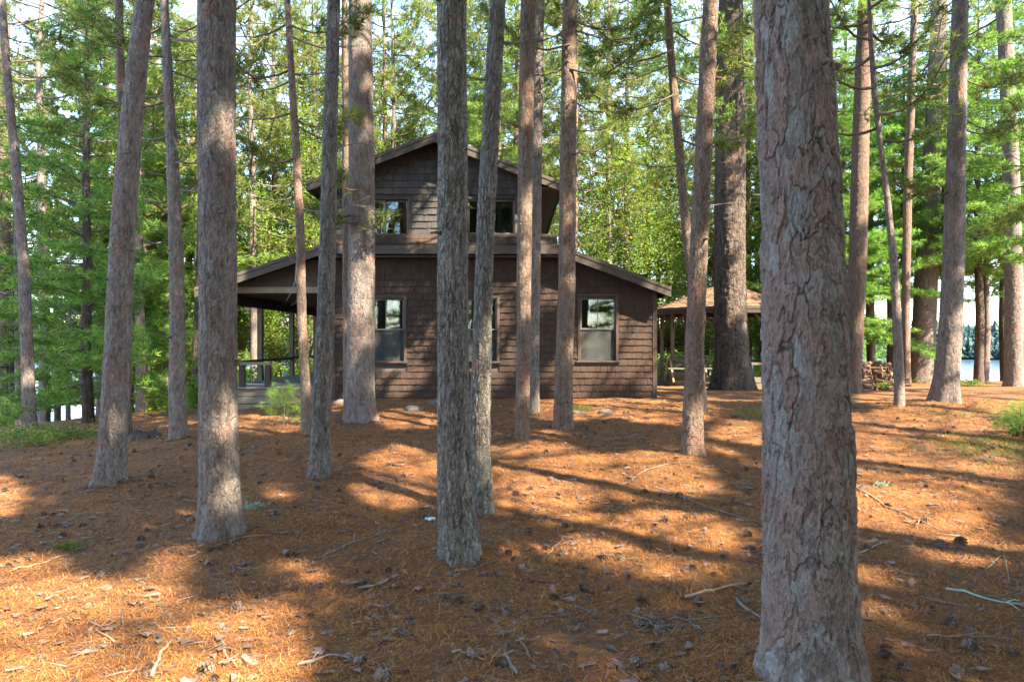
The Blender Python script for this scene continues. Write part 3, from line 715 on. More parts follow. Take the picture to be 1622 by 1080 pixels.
TREES = [
 # ctrl points: base first (px, py, width)
 ([(1288, 1092, 140), (1284, 900, 134), (1280, 700, 131), (1272, 480, 125), (1267, 300, 120), (1262, 150, 115), (1253, 0, 110)], "massive flaky grey and red pine trunk nearest of all, running out of the picture bottom", BARK_NEAR, 21, BIG, G1, ('red', 9, 3.6, 34)),
 ([(348, 858, 64), (347, 760, 61), (344, 600, 58), (343, 400, 57), (341, 200, 57), (340, 0, 57)], "thick straight pine hiding the porch corner, a sunlit patch low on its bark", BARK_RED, 20, dict(MED, nseg=140, dv=0.011), G1, ('red', 9, 3.2, 30)),
 ([(731, 890, 60), (722, 800, 54), (719, 650, 50), (718, 400, 47), (717, 200, 46), (716, 0, 44)], "grey furrowed pine with flared roots, thicker of the twin trunks before the gable", BARK_GREY, 20, dict(MEDV, nseg=150, dv=0.011), G1, ('red', 9, 3.2, 30)),
 ([(761, 812, 31), (759, 700, 32), (762, 600, 30), (766, 450, 28), (772, 300, 28), (780, 150, 27), (788, 0, 24)], "slimmer twin trunk leaning away from the thick grey furrowed pine", BARK_GREY, 17, MEDV, G1, ('red', 9, 2.6, 22)),
 ([(174, 770, 40), (181, 650, 38), (190, 450, 36), (197, 330, 35), (210, 180, 32), (222, 60, 29), (230, 0, 27)], "stout pine leaning towards the porch, furthest out of the foreground row", BARK_RED, 19, MED, G3, ('red', 9, 3.0, 28)),
 ([(505, 762, 31), (510, 650, 28), (515, 500, 26), (519, 330, 24), (522, 180, 21), (527, 0, 19)], "slender grey pine standing before the porch roof's inner end", BARK_GREY, 17, MED, G1, ('red', 9.5, 2.6, 24)),
 ([(487, 692, 17), (484, 600, 15), (479, 520, 14), (477, 400, 13), (473, 280, 12), (464, 130, 10), (457, 0, 9)], "thin crooked young pine with a bare forked branch hanging by the porch", BARK_TAN, 13, THIN, G1, ('red', 7, 1.9, 20)),
 ([(571, 670, 47), (571, 600, 45), (572, 450, 43), (571, 300, 41), (569, 150, 38), (568, 0, 35)], "thick sun-striped pine close against the cabin between porch and windows", BARK_RED, 19, dict(MED, nseg=90, dv=0.02), G1, ('red', 11.5, 3.2, 30)),
 ([(552, 660, 15), (549, 450, 12), (548, 280, 11), (547, 120, 10), (546, 0, 9)], "slim orange-lit pine half hidden behind the thick sun-striped pine", BARK_TAN, 16, THIN, G1, ('red', 9, 2.2, 18)),
 ([(827, 699, 23), (828, 600, 22), (830, 450, 23), (832, 300, 23), (834, 150, 23), (836, 0, 22)], "straight tan pine in front of the cabin's middle, foremost of a close pair", BARK_TAN, 18, FAR, G1, ('red', 10.5, 2.7, 26)),
 ([(846, 656, 16), (846, 560, 15), (848, 400, 16), (851, 200, 17), (853, 0, 17)], "grey pine just behind the straight tan pine, rearmost of the close pair", BARK_GREY, 19, FAR, G1, ('red', 11.5, 2.7, 26)),
 ([(893, 682, 31), (893, 600, 28), (898, 450, 27), (900, 300, 26), (902, 150, 24), (904, 0, 22)], "reddish pine standing where the lean-to roof meets the upper storey", BARK_TAN, 19, dict(FAR, nseg=72, dv=0.02), G1, ('red', 10.5, 3.0, 28)),
 ([(1096, 724, 32), (1098, 620, 29), (1103, 480, 27), (1110, 330, 26), (1119, 150, 25), (1126, 0, 23)], "slanting pink-barked pine in front of the gazebo's near side", BARK_TAN, 18, dict(FAR, nseg=80, dv=0.02), G1, ('red', 9.5, 2.8, 26)),
 ([(1113, 657, 16), (1106, 560, 15), (1098, 460, 15), (1086, 340, 14), (1073, 200, 13), (1062, 60, 11)], "thin pine crossing behind the slanting pink-barked pine and leaning over the lean-to", BARK_TAN, 13, THIN, G1, ('red', 8, 2.4, 22)),
 ([(1160, 617, 56), (1158, 560, 50), (1156, 450, 49), (1155, 300, 47), (1155, 150, 42), (1156, 0, 34)], "huge dark deeply furrowed white pine in front of the gazebo roof", BARK_DARK, 24, VFAR, G2, ('white', 8.6, 4.2, 40)),
 ([(1350, 622, 25), (1354, 540, 25), (1360, 430, 26), (1366, 250, 26), (1372, 120, 24), (1378, 0, 22)], "sun-edged pink pine rising beside the firewood stack", BARK_TAN, 18, FAR, G2, ('red', 11, 3.0, 26)),
 ([(1381, 588, 14), (1378, 480, 13), (1377, 360, 12), (1378, 200, 10), (1380, 80, 8)], "thin brown pine straight behind the firewood stack", BARK_TAN, 14, THIN, G2, ('red', 8, 2.2, 20)),
 ([(1425, 645, 15), (1424, 560, 14), (1419, 440, 11), (1408, 320, 9), (1398, 240, 7)], "thin curving young pine in front of the firewood stack's end", BARK_RED, 8.5, THIN, G2, ('red', 5, 1.5, 14)),
 ([(1436, 612, 12), (1434, 480, 12), (1436, 300, 12), (1441, 150, 11), (1445, 0, 9)], "thin tan pine just behind the thin curving young pine", BARK_TAN, 15, THIN, G2, ('red', 9, 2.3, 20)),
 ([(1459, 606, 34), (1464, 520, 33), (1472, 400, 31), (1481, 250, 28), (1492, 80, 24), (1496, 0, 22)], "broad leaning pine with one bright sunlit edge against the lake", BARK_RED, 20, FAR, G2, ('red', 12, 3.2, 28)),
 ([(1497, 640, 34), (1503, 560, 32), (1510, 420, 30), (1515, 250, 27), (1518, 120, 25), (1521, 0, 23)], "pine with a flared swept foot, foremost of those before the open lake", BARK_RED, 20, dict(FAR, flare=0.45, flh=0.35), G2, ('red', 11, 3.2, 28)),
 ([(1606, 612, 24), (1607, 450, 24), (1604, 250, 23), (1598, 100, 21), (1594, 0, 20)], "pine half veiled by green boughs at the lake-side picture edge", BARK_RED, 20, FAR, G2, ('red', 11, 3.0, 26)),
 ([(48, 684, 19), (44, 560, 17), (38, 400, 15), (28, 260, 13), (14, 100, 11), (8, 0, 10)], "slim pine leaning outwards with glittering water on both sides", BARK_RED, 17, FAR, G3, ('red', 10, 2.6, 22)),
 ([(8, 668, 19), (6, 500, 17), (3, 330, 16), (0, 150, 15), (-3, 0, 14)], "pine cut by the picture edge beside the glittering water", BARK_TAN, 17, FAR, G3, ('red', 10, 2.6, 22)),
 ([(283, 699, 25), (281, 600, 23), (280, 450, 21), (276, 320, 19), (268, 150, 15), (260, 0, 12)], "brown pine standing between the two stoutest trunks on the porch side", BARK_RED, 17, FAR, G3, ('red', 9, 2.4, 22)),
 ([(198, 690, 18), (196, 450, 15), (193, 300, 14), (188, 120, 13), (184, 0, 12)], "thin pine mostly hidden behind the stout leaning pine", BARK_TAN, 16, THIN, G3, ('red', 8.5, 2.4, 22)),
 ([(238, 642, 22), (235, 520, 18), (238, 400, 15), (244, 250, 13), (248, 100, 11)], "pale lit pine trunk rising from yellow undergrowth", BARK_TAN, 16, THIN, G3, ('red', 8, 2.6, 24)),
 ([(263, 648, 17), (262, 500, 14), (259, 380, 12), (256, 200, 10)], "thin grey pine just behind the brown pine at the yellow clearing", BARK_GREY, 15, THIN, G3, ('red', 8, 2.4, 20)),
 ([(293, 640, 12), (296, 520, 11), (300, 380, 10), (306, 200, 9)], "pale slender trunk glimpsed between brown pine and porch-corner pine", BARK_TAN, 15, THIN, G3, ('red', 8, 2.4, 20)),
 ([(312, 648, 22), (318, 500, 20), (322, 300, 18), (325, 100, 16)], "dark pine whose swollen foot shows beside the porch-corner pine", BARK_DARK, 18, FAR, G3, ('red', 9, 2.8, 24)),
]
ROOTS = {}
for i, (ctrl, label, bark, hgt, opts, grp, crown) in enumerate(TREES):
    crown = tuple(crown) + (dict(nL=0.17, nw=0.024),)
    ROOTS[i] = build_tree(ctrl, label, bark, hgt, opts, grp, crown, seed=50 + i * 7, lean_y=[0.0, 0.01, -0.01, 0.02][i % 4])

# trees round the camera whose crowns throw the dappled shade (they stand outside the view)
r_ = np.random.default_rng(5)
shade_xy = []
LITG = [ground_at(q[0], min(q[1], 1040)) for q in LIT_PX[:12]] + [ground_at(200, 1040), ground_at(60, 1040)]
for gx_ in np.arange(-1.5, 26, 4.3):
    for gy_ in np.arange(-11, 9, 4.3):
        x = gx_ + r_.uniform(-1, 1); y = gy_ + r_.uniform(-1, 1)
        if y > 0.2 and abs(x) < 0.80 * y + 2.0: continue
        if math.hypot(x, y) < 2.2: continue
        for _ in range(6):
            bad = [g for g in LITG if abs((x - g[0]) * math.cos(SUN_AZ) + (y - g[1]) * math.sin(SUN_AZ)) < 0.55 and (x - g[0]) > 0 and math.hypot(x - g[0], y - g[1]) < 9]
            if not bad: break
            x += 0.45 * math.cos(SUN_AZ); y += 0.45 * math.sin(SUN_AZ)
        shade_xy.append((x, y))
for i, (x, y) in enumerate(shade_xy):
    z = float(terrain(x, y)); h = r_.uniform(15, 20)
    P = np.array([[x, y, z], [x + r_.uniform(-.3, .3), y, z + h * 0.5], [x + r_.uniform(-.5, .5), y, z + h]]); R = np.array([0.19, 0.13, 0.03]) * r_.uniform(0.8, 1.2)
    root = empty("pine_tree", (x, y, z), "tall red pine outside the picture on the sunny side, its crown shading the needles", "tree", "pine trees on the sunny side of the clearing")
    V, F, pl = trunk_surface(P, R, 20, 0.25, 8, 900 + i)
    link("trunk", mk_mesh("trunk", V - np.array(root.location), F, BARK_RED, True, {"plate": pl}), root)
    cr, CV, CT = make_crown(2000 + i, P, R, 7.5, h, 'red', 3.5, 40, True, 0.23, 0.055, 9, 1.7)
    link("crown", mk_mesh("crown", CV - np.array(root.location), CT, NEEDLE_RED), root)
    link("limbs", cr.wood.mesh("limbs", LIMB, root.location, True), root, "stuff")

# ------------------------------------------------------------------ background trees: a few kinds, copied
def straight(h, r0, seed, lean=0.02):
    r = np.random.default_rng(seed); z = np.linspace(0, h, 7)
    P = np.stack([np.cumsum(r.normal(0, lean * h / 7, 7)), np.cumsum(r.normal(0, lean * h / 7, 7)), z], -1); P[0, :2] = 0
    return P, r0 * (1 - z / h) ** 0.75 + 0.015

def proto_tree(kind, seed, h, h0, spreadL, nb, r0, bark):
    P, R = straight(h, r0, seed)
    V, F, pl = trunk_surface(P, R, 18, 0.22, h, seed, flare=0.2, flh=0.25)
    tm = mk_mesh("trunk", V, F, bark, True, {"plate": pl})
    if kind in ('red', 'white'):
        cr, CV, CT = make_crown(seed, P, R, h0, h, kind, spreadL, nb, False, 0.20, 0.028 if kind == 'red' else 0.036, 9, 1.0)
        cm = mk_mesh("crown", CV, CT, NEEDLE_RED if kind == 'red' else NEEDLE_WHITE)
    else:
        cr = Crown(seed); r = cr.r
        for i in range(nb):
            f = (i + r.random()) / nb; z = h0 + (h - h0) * f * 0.92
            p0 = np.array([np.interp(z, P[:, 2], P[:, 0]), np.interp(z, P[:, 2], P[:, 1]), z]); az = i * 2.4 + r.normal(0, .3)
            L = spreadL * (0.5 + 0.6 * math.sin(math.pi * (0.15 + 0.8 * f))) * r.uniform(0.7, 1.2)
            bough_red(cr, p0, az, L, 0.35 + 0.4 * f, 1.2, 0.03)
        C, A = cr.arr()
        k = r.random(len(C)) < 0.75
        CV, CT = leaves(C[k], r, 0.042, 15, 0.22)
        cm = mk_mesh("crown", CV, CT, LEAF_YELLOW)
    lm = cr.wood.mesh("limbs", LIMB, (0, 0, 0), True)
    return tm, cm, lm

PROTO = {
 'red_a': proto_tree('red', 11, 19, 7, 3.0, 42, 0.17, BARK_TAN), 'red_b': proto_tree('red', 12, 16, 5, 2.8, 42, 0.14, BARK_RED), 'red_c': proto_tree('red', 13, 21, 6, 3.4, 50, 0.19, BARK_TAN),
 'white_a': proto_tree('white', 21, 11, 0.9, 2.9, 60, 0.12, BARK_DARK), 'white_b': proto_tree('white', 22, 16, 1.6, 3.6, 70, 0.17, BARK_DARK), 'white_c': proto_tree('white', 23, 6.5, 0.5, 2.0, 40, 0.06, BARK_RED),
 'white_d': proto_tree('white', 24, 15, 4.5, 3.4, 52, 0.15, BARK_DARK),
 'leaf_a': proto_tree('leaf', 31, 10, 1.8, 2.8, 34, 0.10, BARK_GREY), 'leaf_b': proto_tree('leaf', 32, 6.5, 0.8, 2.2, 28, 0.06, BARK_GREY),
}
KIND = {'r': ("red_pine_tree", "tall pine with tufted needles growing in the woods behind the cabin", "tall pines in the woods behind"),
        'w': ("white_pine_tree", "soft green white pine with layered boughs in the woods behind", "white pines in the woods behind"),
        'l': ("broadleaf_tree", "sunlit yellow-green leafy tree in the woods behind the cabin", "leafy trees in the woods behind")}
first = {}
def plant(kind, x, y, s=1.0, rz=0.0, label=None, group=None, sz=None, dz=0.0):
    nm, lab, grp = KIND[kind[0]]
    if label: grp = group
    o = empty(nm, (x, y, float(terrain(x, y)) + dz - 0.05), label or lab, "tree", grp)
    o.rotation_euler = (0, 0, rz); o.scale = (s, s, sz or s)
    tm, cm, lm = PROTO[kind]
    link("trunk", tm, o); link("crown", cm, o); link("limbs", lm, o, "stuff")
    return o
def px_plant(kind, px, d, s=1.0, label=None, group=None, rz=None, dz=0.0):
    x = (px - W0 / 2) * d / FPX
    return plant(kind, x, d, s, random.uniform(0, 6.28) if rz is None else rz, label, group, None, dz)

# particular ones
px_plant('white_a', 140, 16.0, 0.95, "dense feathery white pine with boughs to the ground between the slim and stout leaning pines")
px_plant('white_c', 108, 20, 0.9, "small white pine just in front of the water left of the dense feathery one")
px_plant('white_a', 205, 23, 1.0, "feathery white pine behind the stout leaning pine")
px_plant('white_b', 258, 29, 0.9, "tall soft white pine behind the yellow clearing")
px_plant('white_d', 1640, 18, 0.8, "white pine with hanging bright boughs at the lake-side picture edge")
px_plant('white_d', 1550, 25, 0.95, "layered white pine in front of the lake beyond the swept-foot pine")
px_plant('white_d', 1432, 28, 0.95, "white pine with flat dark boughs behind the firewood stack")
px_plant('white_d', 1335, 30, 0.9, "white pine between gazebo and sun-edged pink pine")
px_plant('leaf_a', 430, 31, 1.0, "yellow-green leafy tree over the porch roof"); px_plant('leaf_a', 385, 36, 1.1, "yellow-green leafy tree beyond the porch railing, behind another")
px_plant('leaf_a', 965, 28, 1.05, "bright leafy tree over the lean-to roof"); px_plant('leaf_a', 1040, 33, 1.1, "bright leafy tree behind the lean-to eave")
px_plant('leaf_b', 470, 27, 1.0, "low yellow leafy tree seen through the open porch"); px_plant('leaf_b', 295, 27, 0.8, "low yellow leafy tree at the clearing's far end")
px_plant('leaf_a', 640, 33, 1.25, "yellow-green leafy tree just above the gable"); px_plant('leaf_b', 1225, 31, 1.0, "low leafy tree behind the gazebo")
px_plant('leaf_b', 1130, 30, 1.0, "low leafy tree straight behind the gazebo posts")
for k, (px, d, kd, s_, lab) in enumerate(((70, 21, 'red_b', 1.05, "tufted pine just behind the slim outward-leaning pine"), (160, 24, 'red_b', 1.1, "tufted pine behind the dense feathery white pine"), (225, 20, 'red_b', .95, "tufted pine between the stout leaning pine and the brown pine"), (405, 23.5, 'red_b', 1.0, "tufted pine just over the porch roof's outer end"), (440, 28, 'red_b', 1.1, "tufted pine over the porch roof's middle"), (490, 26.5, 'red_b', 1.0, "tufted pine over the porch roof's inner end"), (30, 26, 'red_b', 1.0, "tufted pine in front of the bay between the two outermost pines"),
        (625, 26.5, 'red_b', 1.05, "tufted pine rising straight behind the gable's porch-side slope"), (790, 27, 'red_c', .9, "tufted pine rising straight behind the gable's other slope"), (990, 29, 'red_b', 1.1, "tufted pine over the lean-to roof's middle"), (1310, 25, 'white_b', .8, "soft white pine half hidden by the massive nearest pine"), (1415, 33, 'red_b', 1.0, "tufted pine far behind the firewood stack"), (1560, 31, 'red_b', 1.0, "tufted pine over the open lake"))):
    px_plant(kd, px, d, s_, lab)
px_plant('white_d', 1478, 34, 1.1, "layered pine far behind the broad leaning pine"); px_plant('white_d', 1408, 36, 1.1, "layered pine beyond the thin curving young pine, close to the water")
px_plant('white_d', 1592, 29, 1.05, "layered pine beyond the pine at the lake-side picture edge"); px_plant('white_d', 1655, 24, 1.0, "layered pine whose boughs enter at the lake-side picture edge")
px_plant('white_d', 22, 30, 1.1, "layered pine in front of the bay by the outermost pines"); px_plant('red_b', 95, 33, 1.2, "tufted pine on the far bank side of the feathery white pine")
# the wood behind
r_ = np.random.default_rng(17)
cnt = 0; tries = 0; spots = []
while cnt < 66 and tries < 4000:
    tries += 1
    y = r_.uniform(23, 47); x = r_.uniform(-0.85, 0.85) * y
    if math.hypot((x - 5) / 24, (y - 8) / 36) > 1.14: continue
    if -8 < x < 4.5 and y < 25.5: continue
    if 3.5 < x < 10 and y < 28: continue
    if any(math.hypot(x - a, y - b_) < 2.3 for a, b_ in spots): continue
    px = W0 / 2 + x / y * FPX
    if 1350 < px < 1700 and r_.random() < 0.985: continue
    if px < 130 and r_.random() < 0.93: continue
    u = r_.random()
    if px < 330: k = 'red_b' if u < .35 else 'white_b' if u < .65 else 'red_a' if u < .85 else 'leaf_b'
    elif px < 900: k = 'red_a' if u < .27 else 'red_c' if u < .45 else 'leaf_a' if u < .9 else 'white_b'
    else: k = 'white_b' if u < .25 else 'red_a' if u < .45 else 'leaf_a' if u < .85 else 'red_c'
    spots.append((x, y)); cnt += 1
    if px > 1345 and k == 'white_b' or k == 'leaf_a' and px > 1345: k = 'white_d'
    if px < 120: k = 'red_c'
    zone = 'on the porch side' if px < 330 else 'behind the cabin roof' if px < 900 else 'behind the lean-to and gazebo' if px < 1345 else 'towards the lake'
    nm = {'r': 'tall tuft-needled pine', 'w': 'soft green white pine', 'l': 'yellow-green leafy tree'}[k[0]]
    plant(k, x, y, r_.uniform(0.85, 1.15), r_.uniform(0, 6.28), nm + ' in the woods ' + zone, nm + 's ' + zone)

for k in range(34):                                       # the same wood goes on behind the camera; the panes mirror it
    y = -14 - (k % 3) * 6 + r_.uniform(-2, 2); x = -26 + 52 * (k + r_.random()) / 34
    plant(('red_a', 'white_b', 'red_c', 'leaf_a', 'red_b')[k % 5], x, y, r_.uniform(.85, 1.1), r_.uniform(0, 6.28), 'tree of the wood behind the viewer, mirrored in the cabin panes', 'trees behind the viewer')
# ------------------------------------------------------------------ the cabin
FY = 15.0
K15 = FY / FPX
def wx(px, y=FY): return (px - W0 / 2) * y / FPX
def wz(py, y=FY): return EYE + (H0 / 2 - py) * y / FPX
cabin = empty("cabin", (-0.4, FY, 0.3), "dark brown shingled two-storey cabin with a lean-to and an open porch", "cabin")
XL, XR, XUL, XUR = -3.95, 3.15, -4.0, 0.62
BY = 22.0
XP = -6.45
peak = (-1.66, 6.04); SL = 0.386
def roof_up(x): return peak[1] - SL * abs(x - peak[0])
kneeL = (-4.09, 3.653); eaveL = (-6.78, 2.745); kneeR = (1.0, 3.653); eaveR = (3.40, 2.755)
def roof_lo(x):
    if x < kneeL[0]: return kneeL[1] + (x - kneeL[0]) * (kneeL[1] - eaveL[1]) / (kneeL[0] - eaveL[0])
    if x > kneeR[0]: return kneeR[1] + (x - kneeR[0]) * (eaveR[1] - kneeR[1]) / (eaveR[0] - kneeR[0])
    return kneeL[1]
# windows: glass openings (x0,x1,z0,z1)
WIN = [("lower", wx(582), wx(640), wz(572), wz(473)), ("lower", wx(729), wx(787), wz(572), wz(473)), ("lower", wx(919), wx(975), wz(571), wz(472)),
       ("upper", wx(572), wx(646), wz(372), wz(317)), ("upper", wx(741), wx(815), wz(371), wz(316))]
def wall_cells(mb, x0, x1, z0, z1, ops, y0, y1):
    xs = sorted({x0, x1, *[v for o in ops for v in o[:2]]}); zs = sorted({z0, z1, *[v for o in ops for v in o[2:]]})
    for a, b_ in zip(xs, xs[1:]):
        for c, d in zip(zs, zs[1:]):
            m = ((a + b_) / 2, (c + d) / 2)
            if any(o[0] < m[0] < o[1] and o[2] < m[1] < o[3] for o in ops): continue
            mb.box(a, b_, y0, y1, c, d)
ops = [w[1:] for w in WIN]
mb = MB()
wall_cells(mb, XL, XR, 0.15, 2.62, [o for o, w in zip(ops, WIN) if w[0] == "lower"], FY, FY + 0.15)
mb.prism([(XL, 2.62), (XR, 2.62), (XR, roof_lo(XR) - 0.12), (kneeR[0], kneeR[1] - 0.12), (XL, kneeR[1] - 0.12)], FY, FY + 0.15)
wall_cells(mb, XUL, XUR, 3.56, 4.72, [o for o, w in zip(ops, WIN) if w[0] == "upper"], FY, FY + 0.15)
mb.prism([(XUL, 4.72), (XUR, 4.72), (XUR, roof_up(XUR) - 0.1), (peak[0], peak[1] - 0.1), (XUL, roof_up(XUL) - 0.1)], FY, FY + 0.15)
mb.build("wall", ROOF_DARK, cabin)
mb = MB()
mb.box(XL, XL + .12, FY + 0.15, BY, 0.1, 3.4); mb.box(XR - .12, XR, FY + 0.15, BY, 0.1, 2.72); mb.box(XL + .12, XR - .12, BY - .12, BY, 0.1, 2.7)
mb.box(XUL, XUL + .12, FY + 0.15, BY - 1, 3.4, 5.0); mb.box(XUR - .12, XUR, FY + 0.15, BY - 1, 3.4, 5.0); mb.box(XUL + .12, XUR - .12, BY - 1.12, BY - 1, 3.4, 5.0)
mb.build("side_wall", SHINGLE, cabin)
mb = MB(); mb.box(XL + .13, XR - .13, FY + .16, BY - .13, 0.25, 0.33); mb.box(XL + .13, XR - .13, FY + .16, BY - .13, 3.0, 3.08); mb.box(XL + 1, XR - 1, FY + 2.6, FY + 2.7, 0.34, 2.99); mb.box(XUL + .2, XUR - .2, FY + 2.6, FY + 2.7, 3.5, 5.0)
mb.build("interior_partition", DARK_IN, cabin)

# shingles: each its own wedge; the largest in view as parts, the rest joined
off_c = np.array(cabin.location)
sh_parts = []; sh_rest = MB(); up_parts = []; up_rest = MB()
def clip_spans(x0, x1, z0, z1, holes):
    sp = [(x0, x1)]
    for h in holes:
        if z1 <= h[2] + 0.01 or z0 >= h[3] - 0.01: continue
        ns = []
        for a, b_ in sp:
            if b_ <= h[0] or a >= h[1]: ns.append((a, b_)); continue
            if a < h[0]: ns.append((a, h[0]))
            if b_ > h[1]: ns.append((h[1], b_))
        sp = ns
    return [s for s in sp if s[1] - s[0] > 0.02]
def shingle_geo(x0, x1, z0, z1, zt, t, zl0=0.0, zr0=0.0):
    y = FY
    return np.array([(x0, y - t, z0 + zl0), (x1, y - t, z0 + zr0), (x1, y - 0.002, z0 + zr0), (x0, y - 0.002, z0 + zl0),
                     (x0, y - t * 0.35 - .004, zt), (x1, y - t * 0.35 - .004, zt), (x1, y - 0.002, zt), (x0, y - 0.002, zt)])
rs = np.random.default_rng(3)
TRIMW = 0.06
def courses(xa, xb, za, zb, step, holes, topf, parts, rest, limit_fn):
    z = za; k = 0
    while z < zb:
        x = xa - rs.uniform(0, 0.1)
        while x < xb:
            w = rs.choice([0.06, 0.075, 0.09, 0.105, 0.13]) * rs.uniform(0.9, 1.1)
            a, b_ = max(x, xa), min(x + w - rs.uniform(0.002, 0.005), xb); x += w
            if b_ - a < 0.02: continue
            z0 = z + rs.uniform(-0.006, 0.006); zt = z + step * 1.04
            for (p, q) in clip_spans(a, b_, z0, z + step, holes):
                tt = min(topf(p), topf(q))
                if z0 > tt - 0.02: continue
                V = shingle_geo(p, q, z0, z + step, min(zt, tt), 0.042 + rs.uniform(-.006, .006), rs.normal(0, .001), rs.normal(0, .001))
                (parts if limit_fn(p, z0) else rest).append(V) if isinstance(parts, list) and limit_fn(p, z0) else rest.add(V, MB.BQ)
        z += step * rs.uniform(0.97, 1.03); k += 1
holesL = [(o[0] - TRIMW, o[1] + TRIMW, o[2] - 0.10, o[3] + TRIMW) for o, w in zip(ops, WIN) if w[0] == "lower"]
holesU = [(o[0] - TRIMW * .8, o[1] + TRIMW * .8, o[2] - 0.03, o[3] + TRIMW * .8) for o, w in zip(ops, WIN) if w[0] == "upper"]
def big_lower(x, z): return (x > wx(970) and z < 2.5) or (wx(770) < x < wx(818) and z < 2.5) or (wx(905) < x and z < 1.25)
courses(XL, XR - 0.07, 0.22, 3.55, 0.143, holesL, lambda x: roof_lo(x) - 0.16, sh_parts, sh_rest, big_lower)
courses(XUL + .06, XUR - 0.06, 3.93, 6.0, 0.148, holesU, lambda x: roof_up(x) - 0.16, up_parts, up_rest, lambda x, z: False)
unit_box = {}
for V in sh_parts[:300]:
    c = V.mean(0); m = mk_mesh("shingle", V - c, np.array(MB.BQ), SHINGLE)
    o = link("shingle", m, cabin); o.location = c - off_c
for V in sh_parts[300:]: sh_rest.add(V, MB.BQ)
sh_rest.build("shingles", SHINGLE, cabin, None, "stuff")
up_rest.build("upper_shingles", SHINGLE_GREY, cabin, None, "stuff")
# flared skirt of shingles under the upper storey
mb = MB(); x = XUL - 0.08
while x < kneeR[0] - 0.02:
    w = rs.uniform(0.11, 0.2); a, b_ = x, min(x + w - .006, kneeR[0] - 0.02); x += w
    for (y0, z0, y1, z1) in ((14.60, 3.665, 14.80, 3.80), (14.785, 3.80, 14.985, 3.935)):
        j = rs.uniform(-.006, .006)
        mb.add([(a, y0, z0 + j), (b_, y0, z0 + j), (b_, y0, z0 + .022 + j), (a, y0, z0 + .022 + j), (a, y1, z1), (b_, y1, z1), (b_, y1, z1 + .012), (a, y1, z1 + .012)],
               [[0, 1, 2, 3], [3, 2, 6, 7], [4, 7, 6, 5], [0, 4, 5, 1], [0, 3, 7, 4], [1, 5, 6, 2]])
mb.build("skirt_roof", SHINGLE, cabin, None, "stuff")
# roofs
ED = 0.07
mb = MB()
for s in (-1, 1):
    xe = peak[0] + s * 2.74
    mb.prism([(peak[0], peak[1]), (xe, roof_up(xe)), (xe, roof_up(xe) - ED), (peak[0], peak[1] - ED)][::-s], 14.52, BY - 0.6)
mb.build("upper_roof", ROOF_DARK, cabin)
mb = MB()
mb.prism([kneeL, eaveL, (eaveL[0], eaveL[1] - ED), (kneeL[0], kneeL[1] - ED)], 14.56, BY + 0.9); mb.build("lower_roof", ROOF_DARK, cabin)
mb = MB(); mb.prism([eaveR, kneeR, (kneeR[0], kneeR[1] - ED), (eaveR[0], eaveR[1] - ED)], 14.56, BY + 0.4)
mb.build("lower_roof", ROOF_DARK, cabin)
def fascia(p, q, y0, top, hgt, name="fascia_board", th=0.035):
    m = MB(); m.prism([(p[0], p[1] - top - hgt), (q[0], q[1] - top - hgt), (q[0], q[1] - top), (p[0], p[1] - top)], y0, y0 + th); return m.build(name, FASCIA, cabin)
xe = peak[0] - 2.72; fascia((xe, roof_up(xe)), peak, 14.535, ED * .55, 0.17)
xe = peak[0] + 2.72; fascia(peak, (xe, roof_up(xe)), 14.535, ED * .55, 0.17)
fascia(eaveL, kneeL, 14.575, ED * .5, 0.18); fascia(kneeR, eaveR, 14.575, ED * .5, 0.18); fascia((kneeL[0], 3.655), (kneeR[0], 3.655), 14.575, 0.005, 0.19)
# side fascias and soffits
for (px_, pz_, y1) in ((peak[0] - 2.74, roof_up(peak[0] - 2.74), BY - .6), (peak[0] + 2.705, roof_up(peak[0] + 2.705), BY - .6), (eaveL[0], eaveL[1], BY + .9), (eaveR[0] - .035, eaveR[1], BY + .4)):
    m = MB(); m.box(px_, px_ + .035, 14.62, y1 - .02, pz_ - ED - 0.11, pz_ - ED - 0.002); m.build("eave_board", FASCIA, cabin)
m = MB(); m.box(XUL - .42, XUL, 14.6, BY - .7, 4.86, 4.885); m.build("soffit", TRIM, cabin)
m = MB(); m.box(XUR, XUR + .42, 14.6, BY - .7, 4.86, 4.885); m.build("soffit", TRIM, cabin)
m = MB(); m.box(XL - .1, kneeR[0], 14.63, 14.97, 3.40, 3.43); m.build("soffit", TRIM, cabin)
# corner boards
for (a, b_, z0, z1) in ((XR - .07, XR + .03, 0.2, roof_lo(XR) - 0.2), (XL - .03, XL + .07, 0.2, 3.4), (XUR - .06, XUR + .03, 3.9, roof_up(XUR) - .2), (XUL - .03, XUL + .06, 3.9, roof_up(XUL) - .2)):
    m = MB(); m.bbox(a, b_, FY - .045, FY + .03, z0, z1); m.build("corner_board", TRIM, cabin)
